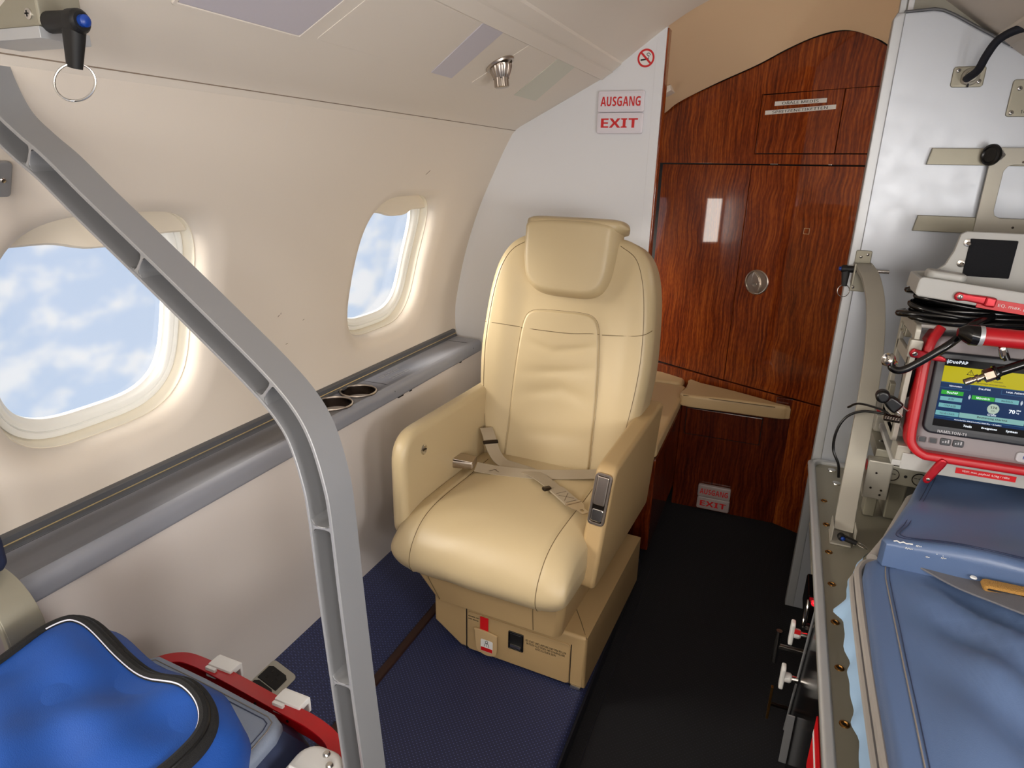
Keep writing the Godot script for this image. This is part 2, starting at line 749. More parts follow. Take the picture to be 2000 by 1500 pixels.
	m = mat("lens", Color(0.76, 0.74, 0.775), 0.35)
	m = mat("lit_lens", Color(0.9, 0.9, 0.9), 0.4)
	m.emission_enabled = true
	m.emission = Color(1.0, 0.96, 0.9)
	m.emission_energy_multiplier = 0.5
	# pane
	m = mat("pane", Color(0.9, 0.95, 1.0, 0.06), 0.02)
	m.transparency = BaseMaterial3D.TRANSPARENCY_ALPHA
	m = mat("clear_plastic", Color(0.9, 0.93, 0.97, 0.12), 0.05)
	m.transparency = BaseMaterial3D.TRANSPARENCY_ALPHA


# ------------------------------------------------------------------ the shell

var prof: PackedVector3Array     # the side wall's cross-section from the ledge up (left side)
var prof_s := PackedFloat32Array()
const WIN_HZ := 0.256
const WIN_HS := 0.272
const WIN_PITCH := 0.99

func profile_at(s: float) -> Array:
	# [point, outward normal] at arc length s
	var i := 0
	while i < prof.size() - 2 and prof_s[i + 1] < s:
		i += 1
	var a := prof[i]
	var b := prof[i + 1]
	var k := (s - prof_s[i]) / (prof_s[i + 1] - prof_s[i])
	var t0 := (prof[mini(i + 1, prof.size() - 1)] - prof[maxi(i - 1, 0)]).normalized()
	var t1 := (prof[mini(i + 2, prof.size() - 1)] - prof[i]).normalized()
	var t := t0.lerp(t1, clampf(k, 0, 1)).normalized()
	return [a.lerp(b, k), Vector3(-t.y, t.x, 0)]


func wall_point(s: float, z: float, depth := 0.0, side := -1) -> Vector3:
	var a := profile_at(s)
	var p: Vector3 = a[0] + a[1] * depth
	p.z = z
	if side > 0:
		p.x = 2.0 * CEN - p.x
	return p


func win_loop(inset_by: float, n := 96) -> PackedVector2Array:
	# the opening's outline as (z, s) offsets, a soft rounded square
	var r := PackedVector2Array()
	for i in n:
		var a := TAU * i / n
		var c := cos(a)
		var q := sin(a)
		var e := 2.0 / 3.6
		r.append(Vector2(signf(c) * pow(absf(c), e) * (WIN_HZ - inset_by), signf(q) * pow(absf(q), e) * (WIN_HS - inset_by)))
	return r


func win_ring(sc: float, zc: float, inset_by: float, depth: float, side: int) -> PackedVector3Array:
	var r := PackedVector3Array()
	for q in win_loop(inset_by):
		r.append(wall_point(sc + q.y, zc + q.x, depth, side))
	return r


func side_wall(side: int, called: String, label: String, windows: Array) -> Node3D:
	var root := structure(called, label, "wall")
	var s_end := prof_s[prof_s.size() - 1]
	var sc := S_WIN
	var k := 1.25
	var st := PackedVector3Array()
	var zs := []
	var at := -3.2
	for zc in windows:
		zs.append([at, zc - WIN_HZ * k])
		at = zc + WIN_HZ * k
	zs.append([at, ZR])
	var srange := func(a: float, b: float, z0: float, z1: float):
		var rows := []
		for i in 33:
			var s := lerpf(a, b, i / 32.0)
			var row := PackedVector3Array()
			for j in 5:
				row.append(wall_point(s, lerpf(z0, z1, j / 4.0), 0.0, side))
			rows.append(row)
		st.append_array(grid(rows))
	for g in zs:
		srange.call(0.0, s_end, g[0], g[1])
	var n := 0
	for zc in windows:
		n += 1
		srange.call(0.0, sc - WIN_HS * k, zc - WIN_HZ * k, zc + WIN_HZ * k)
		srange.call(sc + WIN_HS * k, s_end, zc - WIN_HZ * k, zc + WIN_HZ * k)
		for e in [-1, 1]:
			var cover := []
			for i in 41:
				var s := lerpf(sc - WIN_HS * k - 0.01, sc + WIN_HS * k + 0.01, i / 40.0)
				cover.append(PackedVector3Array([wall_point(s, zc + e * WIN_HZ * k - 0.008, 0.0012, side), wall_point(s, zc + e * WIN_HZ * k + 0.008, 0.0012, side)]))
			st.append_array(grid(cover))
		var rings := []
		var l0 := win_loop(0.0)
		for m in 7:
			var t := m / 6.0
			var ring := PackedVector3Array()
			for q in l0:
				var f := minf(WIN_HZ * k / absf(q.x) if absf(q.x) > 1e-6 else 1e9, WIN_HS * k / absf(q.y) if absf(q.y) > 1e-6 else 1e9)
				var p := q * lerpf(f, 1.0, t)
				ring.append(wall_point(sc + p.y, zc + p.x, 0.0, side))
			rings.append(ring)
		for e in [[0.008, 0.0008], [0.017, 0.0032], [0.026, 0.0078], [0.034, 0.0145], [0.041, 0.0235], [0.0455, 0.0345], [0.047, 0.047]]:
			rings.append(win_ring(sc, zc, e[0], e[1], side))
		st.append_array(loft(rings, true, false))
	put("upper_panel", st, M.cream_wall, root, Transform3D.IDENTITY, 50.0)
	return root


const S_WIN := 0.388

func window_unit(side: int, idx: int, zc: float, label: String) -> void:
	var sc := S_WIN
	var w := structure("window_%d" % idx, label, "window")
	var reveal := []
	for e in [[0.040, 0.0480], [0.0485, 0.0455], [0.050, 0.0551], [0.0525, 0.0662], [0.055, 0.0749]]:
		reveal.append(win_ring(sc, zc, e[0], e[1], side))
	put("reveal", loft(reveal, true, false), M.window_cream, w)
	var fr := []
	for e in [[0.054, 0.0749], [0.0555, 0.0693], [0.060, 0.0675], [0.0645, 0.0693], [0.066, 0.0737], [0.0675, 0.0712], [0.072, 0.0724], [0.077, 0.0774], [0.079, 0.0836], [0.083, 0.0873], [0.083, 0.0972]]:
		fr.append(win_ring(sc, zc, e[0], e[1], side))
	put("frame", loft(fr, true, false), M.window_white, w)
	var p := PackedVector3Array()
	var ring := win_ring(sc, zc, 0.0805, 0.0898, side)
	var c := wall_point(sc, zc, 0.0898, side)
	for i in ring.size():
		p.append(c); p.append(ring[i]); p.append(ring[(i + 1) % ring.size()])
	put("pane", p, M.pane, w)
	# the blind, pushed up: a curved slat across the head of the opening with a finger lip
	var rows := []
	for i in 15:
		var t := i / 14.0
		var s := sc + WIN_HS - 0.051 - 0.050 * t
		var q := absf(s - sc) / (WIN_HS - 0.051)
		var hw := (WIN_HZ - 0.051) * pow(maxf(0.0, 1.0 - pow(q, 3.6)), 1.0 / 3.6)
		var row := PackedVector3Array()
		for j in 25:
			var zz := lerpf(-hw, hw, j / 24.0)
			var lip := 0.012 * exp(-pow(zz / 0.075, 4.0)) * smoothstep(0.55, 0.9, t)
			row.append(wall_point(s - lip * 0.8, zc + zz, 0.060 - lip - 0.008 * t * t, side))
		rows.append(row)
	for i in 6:
		var t := i / 5.0
		var s := sc + WIN_HS - 0.101
		var row := PackedVector3Array()
		var last: PackedVector3Array = rows[14]
		for j in 25:
			row.append(last[j] + Vector3(side * (0.02 * t), -0.004 * sin(t * PI), 0))
		rows.append(row)
	put("shade", grid(rows), M.shade, w)


func extrude(profile: PackedVector3Array, z0: float, z1: float, n := 2) -> PackedVector3Array:
	var rows := []
	for k in n:
		var row := PackedVector3Array()
		for p in profile:
			row.append(Vector3(p.x, p.y, lerpf(z0, z1, k / (n - 1.0))))
		rows.append(row)
	return grid(rows)


func mirrored(s: PackedVector3Array) -> PackedVector3Array:
	var r := PackedVector3Array()
	for p in s:
		r.append(Vector3(2.0 * CEN - p.x, p.y, p.z))
	return r


const PSU_Q := Vector3(-0.938, 1.530, 0)
const PSU_D := Vector3(0.89095, 0.45410, 0)
const PSU_N := Vector3(0.45410, -0.89095, 0)   # out of the panel, into the cabin

func psu(s: float, z: float, out_by := 0.0) -> Transform3D:
	# local x up the panel, y towards the rear, z out of it
	return Transform3D(Basis(PSU_D, Vector3(0, 0, 1), PSU_N), PSU_Q + PSU_D * s + Vector3(0, 0, z) + PSU_N * out_by)


func shell() -> void:
	prof = spline([Vector3(-1.183, 0.70, 0), Vector3(-1.191, 0.76, 0), Vector3(-1.192, 0.856, 0), Vector3(-1.178, 0.941, 0), Vector3(-1.155, 1.044, 0), Vector3(-1.125, 1.145, 0), Vector3(-1.078, 1.270, 0), Vector3(-0.996, 1.440, 0), Vector3(-0.945, 1.530, 0)], 6)
	var acc := 0.0
	for i in prof.size():
		if i:
			acc += prof[i].distance_to(prof[i - 1])
		prof_s.append(acc)
	var lw := [-2.790, -1.800, -0.822, 0.197, 1.187]
	var wl := side_wall(-1, "wall_left", "cream curved cabin side wall with two porthole windows", lw)
	side_wall(1, "wall_right", "cream curved side wall behind the blue stretcher", [-1.3, -0.31, 0.68, 1.5])
	window_unit(-1, 1, -0.822, "large porthole window nearest the viewer with clouds outside")
	window_unit(-1, 2, -1.800, "smaller looking porthole window beside the cream seat")
	window_unit(-1, 3, -2.790, "porthole window in the entry behind the white partition")
	window_unit(-1, 4, 0.197, "porthole window in the left wall behind the viewer")
	window_unit(-1, 5, 1.187, "rearmost porthole window in the left wall")
	var i := 6
	for z in [-1.3, -0.31, 0.68, 1.5]:
		window_unit(1, i, z, "porthole window number %d from the front in the right wall" % (i - 5))
		i += 1
	# marks on the wall
	for q in [[0.700, -1.80, 0.022, 0.9], [0.33, -1.26, 0.008, 0.9], [0.335, -1.27, 0.005, 0.2], [0.30, -1.36, 0.006, 1.2], [0.245, -1.30, 0.007, 1.4]]:
		var a := wall_point(q[0], q[1], -0.0006)
		var b := wall_point(q[0] + q[2] * cos(q[3]), q[1] - q[2] * sin(q[3]), -0.0006)
		put("scuff", tube(PackedVector3Array([a, b]), 0.0006, 5), M.cream_line, wl)
	# lower wall panel, carpet riser, brown strip
	var low := PackedVector3Array()
	for q in [Vector2(-1.20, 0.72), Vector2(-1.064, 0.724), Vector2(-1.066, 0.60), Vector2(-1.072, 0.40), Vector2(-1.080, 0.22), Vector2(-1.088, 0.150), Vector2(-1.093, 0.146), Vector2(-1.13, 0.146)]:
		low.append(Vector3(q.x, q.y, 0))
	put("lower_panel", extrude(low, -3.2, ZR, 12), M.lower_wall, wl)
	var riser := spline([Vector3(-0.868, 0.058, 0), Vector3(-0.90, 0.068, 0), Vector3(-0.97, 0.098, 0), Vector3(-1.05, 0.134, 0), Vector3(-1.092, 0.154, 0)], 4)
	put("carpet_riser", extrude(riser, -3.2, ZR, 24), M.carpet, wl)
	var tr := structure("trim_1", "dark brown wooden strip along the foot of the carpeted riser", "trim", Vector3(-0.862, 0.06, -0.4))
	put("strip", box(0.026, 0.016, 3.6, 0.004), M.brown_trim, tr)
	# floor
	var fl := structure("floor", "dark aisle floor and raised blue carpet platform", "floor")
	put("aisle_carpet", span(Vector3(-1.3, -0.05, -3.2), Vector3(1.2, 0.0, ZR)), M.aisle_carpet, fl)
	put("platform_carpet", off(prism(rrect(0.80, 0.08, 0.018, 5), 4.28, 0.01), Vector3(-0.725, 0.020, 0.06)), M.carpet, fl)
	put("platform_edge", span(Vector3(-0.335, 0.0, -2.08), Vector3(-0.319, 0.045, ZR)), M.dark_navy, fl)
	put("carpet_joint", tube(PackedVector3Array([Vector3(-0.286, 0.0005, -2.1), Vector3(-0.286, 0.0005, 1.0)]), 0.0012, 6), M.dark_navy, fl)
	# ceiling
	var ce := structure("ceiling", "cream vaulted cabin ceiling with sloped service panels", "ceiling")
	var top := PackedVector3Array()
	var half := [Vector3(-0.60, 1.712, 0), Vector3(-0.571, 1.731, 0), Vector3(-0.50, 1.782, 0), Vector3(-0.434, 1.828, 0), Vector3(-0.34, 1.882, 0), Vector3(-0.22, 1.926, 0), Vector3(-0.08, 1.944, 0)]
	var sp := spline(half, 5)
	top.append_array(sp)
	for q in range(sp.size() - 2, -1, -1):
		top.append(Vector3(2 * CEN - sp[q].x, sp[q].y, 0))
	put("vault", extrude(top, ZP, ZR, 3), M.cream_ceiling, ce)
	var pp := PackedVector3Array()
	for q in spline([Vector3(-0.962, 1.505, 0), Vector3(-0.953, 1.514, 0), Vector3(-0.942, 1.5255, 0), Vector3(-0.925, 1.5365, 0), Vector3(-0.90, 1.5494, 0), Vector3(-0.75, 1.6258, 0), Vector3(-0.60, 1.7023, 0)], 3):
		pp.append(q)
	for s in 2:
		var e := extrude(pp, ZP, ZR, 3)
		put("service_panel", mirrored(e) if s else e, M.cream_ceiling, ce)
		var vp := ccw(PackedVector2Array([Vector2(-0.634, 1.679), Vector2(-0.572, 1.724), Vector2(-0.570, 1.736), Vector2(-0.60, 1.75), Vector2(-0.66, 1.72), Vector2(-0.640, 1.681)]))
		var v := off(prism(vp, 4.46, 0.003), Vector3(0, 0, ZP + 2.235))
		put("valance", mirrored(v) if s else v, M.cream_ceiling, ce)
		put("joint", tube(PackedVector3Array([Vector3(-0.637, 1.6835, ZP), Vector3(-0.637, 1.6835, ZR)]), 0.0022, 6) if s == 0 else mirrored(tube(PackedVector3Array([Vector3(-0.637, 1.6835, ZP), Vector3(-0.637, 1.6835, ZR)]), 0.0022, 6)), M.cream_line, ce)
	put("wall_joint", tube(PackedVector3Array([Vector3(-0.9445, 1.5225, ZP), Vector3(-0.9445, 1.5225, ZR)]), 0.0010, 6), M.cream_line, ce)
	put("end_clip", span(Vector3(-0.592, 1.722, ZP + 0.004), Vector3(-0.578, 1.731, ZP + 0.02)), M.black, ce)
	# panels let into the service panel
	put("hatch", psu(0.245, -1.19, 0.0) * prism(rrect(0.172, 0.335, 0.006), 0.0018, 0.0006), M.cream_ceiling, ce)
	put("hatch", psu(0.248, -1.742, 0.0) * prism(rrect(0.180, 0.215, 0.006), 0.002, 0.0008), M.cream_ceiling, ce)
	# the vault over the entry
	var a := PackedVector3Array()
	var b := PackedVector3Array()
	var A := spline([Vector3(-1.02, 1.40, ZP), Vector3(-0.80, 1.59, ZP), Vector3(-0.63, 1.69, ZP), Vector3(-0.434, 1.833, ZP), Vector3(-0.34, 1.886, ZP), Vector3(-0.22, 1.930, ZP), Vector3(-0.08, 1.948, ZP), Vector3(0.06, 1.930, ZP), Vector3(0.18, 1.886, ZP), Vector3(0.274, 1.833, ZP), Vector3(0.36, 1.77, ZP), Vector3(0.6, 1.6, ZP)], 6)
	var B := spline([wood(-1.3, 1.40, 0.012), wood(-1.0, 1.52, 0.012), wood(-0.742, 1.612, 0.012), wood(-0.653, 1.662, 0.012), wood(-0.492, 1.721, 0.012), wood(-0.33, 1.772, 0.012), wood(-0.22, 1.815, 0.012), wood(-0.12, 1.845, 0.012), wood(-0.03, 1.852, 0.012), wood(0.059, 1.823, 0.012), wood(0.15, 1.765, 0.012), wood(0.45, 1.50, 0.012)], 6)
	var rows := []
	for k in 9:
		var row := PackedVector3Array()
		for j in A.size():
			var t := k / 8.0
			var p: Vector3 = A[j].lerp(B[j], t)
			p.y += 0.02 * sin(t * PI)
			row.append(p)
		rows.append(row)
	put("entry_vault", grid(rows), M.cream_vault, ce)
	var stub := ccw(PackedVector2Array([Vector2(-0.02, -0.03), Vector2(0.035, 0.0), Vector2(0.03, 0.02), Vector2(-0.03, 0.0)]))
	put("valance_end", Transform3D(Basis.IDENTITY, Vector3(-0.515, 1.690, -2.80)) * prism(stub, 0.14, 0.003), M.cream_ceiling, ce)
	# unseen outer slabs that keep the light out, rear bulkhead
	var hull := structure("trim_2", "unseen outer slabs that keep outside light out of the cabin", "hull")
	put("unseen_top_slab", span(Vector3(-1.5, 2.02, -3.3), Vector3(1.5, 2.08, ZR + 0.1)), M.olive_panel, hull)
	put("unseen_front_slab", span(Vector3(-1.5, -0.1, -3.34), Vector3(1.5, 2.08, -3.24)), M.olive_panel, hull)
	put("unseen_shoulder_slab", span(Vector3(-1.5, 1.56, -3.3), Vector3(-1.02, 2.05, ZR)), M.olive_panel, hull)
	put("unseen_shoulder_slab", span(Vector3(0.86, 1.56, -3.3), Vector3(1.5, 2.05, ZR)), M.olive_panel, hull)
	put("unseen_side_slab", span(Vector3(-1.5, -0.1, -3.3), Vector3(-1.10, 0.66, ZR)), M.olive_panel, hull)
	put("unseen_side_slab", span(Vector3(1.06, -0.1, -3.3), Vector3(1.5, 0.66, ZR)), M.olive_panel, hull)
	var rear := structure("wall_rear", "cream rear bulkhead behind the viewer", "wall")
	put("panel", span(Vector3(-1.4, -0.1, ZR), Vector3(1.3, 2.05, ZR + 0.06)), M.cream_ceiling, rear)
	# white partition
	var wp := structure("wall_partition", "white partition panel behind the cream seat with a curved outer edge", "wall")
	var pts := PackedVector2Array()
	pts.append(Vector2(-0.433, 0.515))
	pts.append(Vector2(-0.433, 1.832))
	for q in [Vector2(-0.50, 1.786), Vector2(-0.571, 1.735), Vector2(-0.60, 1.712), Vector2(-0.75, 1.630), Vector2(-0.90, 1.553), Vector2(-0.945, 1.530)]:
		pts.append(q)
	for k in range(prof.size() - 2, -1, -2):
		pts.append(Vector2(prof[k].x - 0.004, prof[k].y))
	pts.append(Vector2(-1.19, 0.515))
	put("panel", off(prism(pts, 0.045, 0.0015), Vector3(0, 0, ZP - 0.0225)), M.white_panel, wp)
	put("edge_strip", span(Vector3(-0.434, 0.53, ZP - 0.050), Vector3(-0.428, 1.826, ZP - 0.006), 0.001), M.wood, wp)
	put("cover_strip", span(Vector3(-0.462, 0.53, ZP), Vector3(-0.4335, 1.80, ZP + 0.0012), 0.0006), M.white_panel, wp)


# ------------------------------------------------------------------ the wooden bulkhead

const WQ := Vector3(0.12, 0, -2.64)
const WE := Vector3(0.906308, 0, 0.422618)
const WN := Vector3(-0.422618, 0, 0.906308)

func wood(u: float, y: float, out_by := 0.0) -> Vector3:
	return WQ + WE * u + Vector3(0, y, 0) + WN * out_by


func wood_frame(u := 0.0, y := 0.0, out_by := 0.0) -> Transform3D:
	return Transform3D(Basis(WE, Vector3.UP, WN), wood(u, y, out_by))


func wood_wall() -> void:
	var wf := structure("wall_front", "glossy mahogany upper bulkhead panel with an arched top", "wall", WQ, Basis(WE, Vector3.UP, WN))
	var g := 0.0018
	# upper panel: arch with a notch for the two small hatches
	var arch := []
	for q in [Vector2(-0.742, 1.612), Vector2(-0.653, 1.667), Vector2(-0.492, 1.721), Vector2(-0.33, 1.772), Vector2(-0.22, 1.815), Vector2(-0.144, 1.839), Vector2(-0.076, 1.85), Vector2(-0.03, 1.851), Vector2(0.018, 1.841), Vector2(0.059, 1.823), Vector2(0.15, 1.765)]:
		arch.append(q)
	var top := spline2(arch, 5, false)
	var p := PackedVector2Array()
	p.append(Vector2(-1.3, 1.45))
	p.append(Vector2(-1.0, 1.53))
	p.append_array(top)
	for q in [Vector2(0.5, 1.70), Vector2(0.5, 1.675 + g), Vector2(-0.298 - g, 1.671 + g), Vector2(-0.298 - g, 1.465 - g), Vector2(0.5, 1.465 - g), Vector2(0.5, 1.427 + g), Vector2(-1.3, 1.427 + g)]:
		p.append(q)
	put("upper_panel", off(prism(p, 0.02, 0.001), Vector3(0, 0, -0.01)), M.wood, wf)
	put("hatch_door", off(prism(PackedVector2Array([Vector2(-0.298 + g, 1.465 + g), Vector2(0.0 - g, 1.465 + g), Vector2(0.0 - g, 1.675 - g), Vector2(-0.298 + g, 1.671 - g)]), 0.02, 0.001), Vector3(0, 0, -0.01)), M.wood, wf)
	put("hatch_door", off(prism(PackedVector2Array([Vector2(0.0 + g, 1.465 + g), Vector2(0.5, 1.465 + g), Vector2(0.5, 1.675 - g), Vector2(0.0 + g, 1.675 - g)]), 0.02, 0.001), Vector3(0, 0, -0.011)), M.wood, wf)
	put("backing", span(Vector3(-1.3, 0.0, -0.05), Vector3(0.6, 1.80, -0.022)), M.black, wf)
	put("lower_rail", span(Vector3(-1.3, 0.0, -0.02), Vector3(0.16, 0.552, -0.001)), M.wood, wf)
	for q in [[-0.214, 1.4345, 0.030], [-0.008, 1.438, 0.012]]:
		put("catch", span(Vector3(q[0] - q[2] / 2, 1.4268, -0.004), Vector3(q[0] + q[2] / 2, 1.4305, 0.0012), 0.0005), M.steel, wf)
	# doors
	for d in 2:
		var dr := structure("door_%d" % (d + 1), ["left glossy mahogany closet door turned to mirror an unseen lamp", "right glossy mahogany closet door with a round metal latch"][d], "door", WQ, Basis(WE, Vector3.UP, WN))
		if d == 0:
			# turned slightly so its gloss catches the unseen slim lamp
			dr.transform = wood_frame(-0.305) * Transform3D(Basis(Vector3.UP, deg_to_rad(-3.0)), Vector3.ZERO) * Transform3D(Basis.IDENTITY, Vector3(0.305, 0, 0))
		var x0: float = [-1.3, -0.303 + g][d]
		var x1: float = [-0.303 - g, 0.40][d]
		var o := rrect(x1 - x0, 1.4255 - 0.556 - 2 * g, 0.001, 1, Vector2((x0 + x1) / 2, (1.4255 + 0.556) / 2))
		var dp := put("door_panel", off(prism(o, 0.02, 0.0012), Vector3(0, 0, -0.01)), M.wood, dr)
		if d == 1:
			var l := put("latch", facing(Vector3.BACK, Vector3(-0.217, 0.986, 0.0)) * lathe([Vector2(0.049, 0.0), Vector2(0.049, 0.002), Vector2(0.046, 0.004), Vector2(0.043, 0.0035), Vector2(0.041, 0.001), Vector2(0.025, 0.0012), Vector2(0, 0.0012)], 40), M.brushed_steel, dr)
			put("recess", facing(Vector3.BACK, Vector3(-0.217, 0.986, 0.0012)) * lathe([Vector2(0.041, 0), Vector2(0.041, 0.0004), Vector2(0, 0.0004)], 40), M.brushed_steel, l)
			put("grip", Transform3D(Basis(Vector3(0, 0, 1), 0.28), Vector3(-0.217, 0.986, 0.004)) * prism(spline2([Vector2(0, 0.043), Vector2(0.014, 0.02), Vector2(0.017, 0), Vector2(0.014, -0.02), Vector2(0, -0.043), Vector2(-0.014, -0.02), Vector2(-0.017, 0), Vector2(-0.014, 0.02)], 4), 0.012, 0.003), M.brushed_steel, l)
			put("button", facing(Vector3.BACK, Vector3(-0.220, 0.978, 0.010)) * lathe([Vector2(0.009, 0), Vector2(0.009, 0.0015), Vector2(0.007, 0.0015), Vector2(0.006, 0.0005), Vector2(0, 0.0005)], 20), M.steel, l)
			# a small square label frame
			for e in [[0, 0.010, 0.020, 0.0012], [0, -0.010, 0.020, 0.0012], [0.010, 0, 0.0012, 0.020], [-0.010, 0, 0.0012, 0.020]]:
				put("sticker_edge", off(box(e[2], e[3], 0.0006, 0.0002), Vector3(-0.053 + e[0], 1.197 + e[1], 0.0006)), M.gold_line, dr)
	# hand-lettered strips on the hatch
	for q in [["ORALE MEDIS", -0.150, 1.639, 0.188, 0.0145, 0.012, "white label strip reading orale medis on the mahogany hatch"], ["SPRITZENETIKETTEN", -0.149, 1.613, 0.256, 0.0145, 0.036, "white label strip reading spritzenetiketten on the mahogany hatch"]]:
		var b := Basis(WE, Vector3.UP, WN) * Basis(Vector3.BACK, q[5])
		var t := thing("label_strip", q[6], "label", wood(q[1], q[2], 0.0006), b, "label strips on the hatch")
		put("tape", box(q[3], q[4], 0.0008, 0.0003), M.paper, t)
		text(q[0], q[3] * (0.70 if q[0].length() < 12 else 0.78), 0.0088, M.black_print, t, Transform3D(Basis.IDENTITY, Vector3(0, 0, 0.0006)))


func right_wall() -> void:
	var w := structure("wall_aluminium", "brushed aluminium partition carrying the medical rack", "wall")
	var p := PackedVector2Array([Vector2(0.203, 0.0), Vector2(0.203, 1.787), Vector2(0.265, 1.790), Vector2(0.285, 1.786), Vector2(0.31, 1.775), Vector2(0.474, 1.684), Vector2(0.95, 1.42), Vector2(1.05, 1.36), Vector2(1.05, 0.0)])
	put("panel", off(prism(p, 0.03, 0.002), Vector3(0, 0, ZA - 0.015)), M.alu_panel, w)
	put("edge_profile", off(prism(PackedVector2Array([Vector2(0.177, 0.0), Vector2(0.178, 1.775), Vector2(0.185, 1.789), Vector2(0.204, 1.789), Vector2(0.204, 0.0)]), 0.036, 0.004), Vector3(0, 0, ZA - 0.016)), M.alu_trim, w)
	put("top_profile", sweep(PackedVector3Array([Vector3(0.20, 1.790, ZA), Vector3(0.265, 1.793, ZA), Vector3(0.285, 1.789, ZA), Vector3(0.31, 1.778, ZA), Vector3(0.474, 1.687, ZA), Vector3(0.95, 1.423, ZA)]), rrect(0.010, 0.006, 0.002, 2), Vector3.UP), M.rail_gray, w)
	put("fascia", off(prism(PackedVector2Array([Vector2(0.205, 1.70), Vector2(0.205, 1.90), Vector2(0.30, 1.86), Vector2(0.43, 1.74), Vector2(0.98, 1.50), Vector2(0.98, 1.3)]), 0.02, 0.001), Vector3(0, 0, ZA - 0.045)), M.olive_panel, w)
	put("post", span(Vector3(0.190, 1.70, ZA - 0.050), Vector3(0.206, 1.90, ZA - 0.030)), M.alu_trim, w)
	put("post", span(Vector3(0.208, 1.70, ZA - 0.036), Vector3(0.222, 1.90, ZA - 0.028)), M.white_panel, w)


# ------------------------------------------------------------------ fittings of the room

func exit_box(at: Vector3, word: String, dim: bool, label: String) -> void:
	var t := thing("exit_sign", label, "sign", at, Basis.IDENTITY, "exit sign boxes")
	var w: float = 0.156 if not dim else 0.134
	var h: float = 0.066 if not dim else 0.056
	put("housing", prism(rrect(w, h, 0.007, 4), 0.018, 0.004, 3), M.sign_plastic if not dim else M.sign_plastic_dim, t)
	put("face", off(prism(rrect(w - 0.014, h - 0.014, 0.005, 4), 0.002, 0.0008), Vector3(0, 0, 0.0092)), M.sign_plastic if not dim else M.sign_plastic_dim, t)
	text(word, w * (0.86 if word == "AUSGANG" else 0.80), h * 0.44, M.red_print, t, Transform3D(Basis.IDENTITY, Vector3(0, 0, 0.0106)), true)


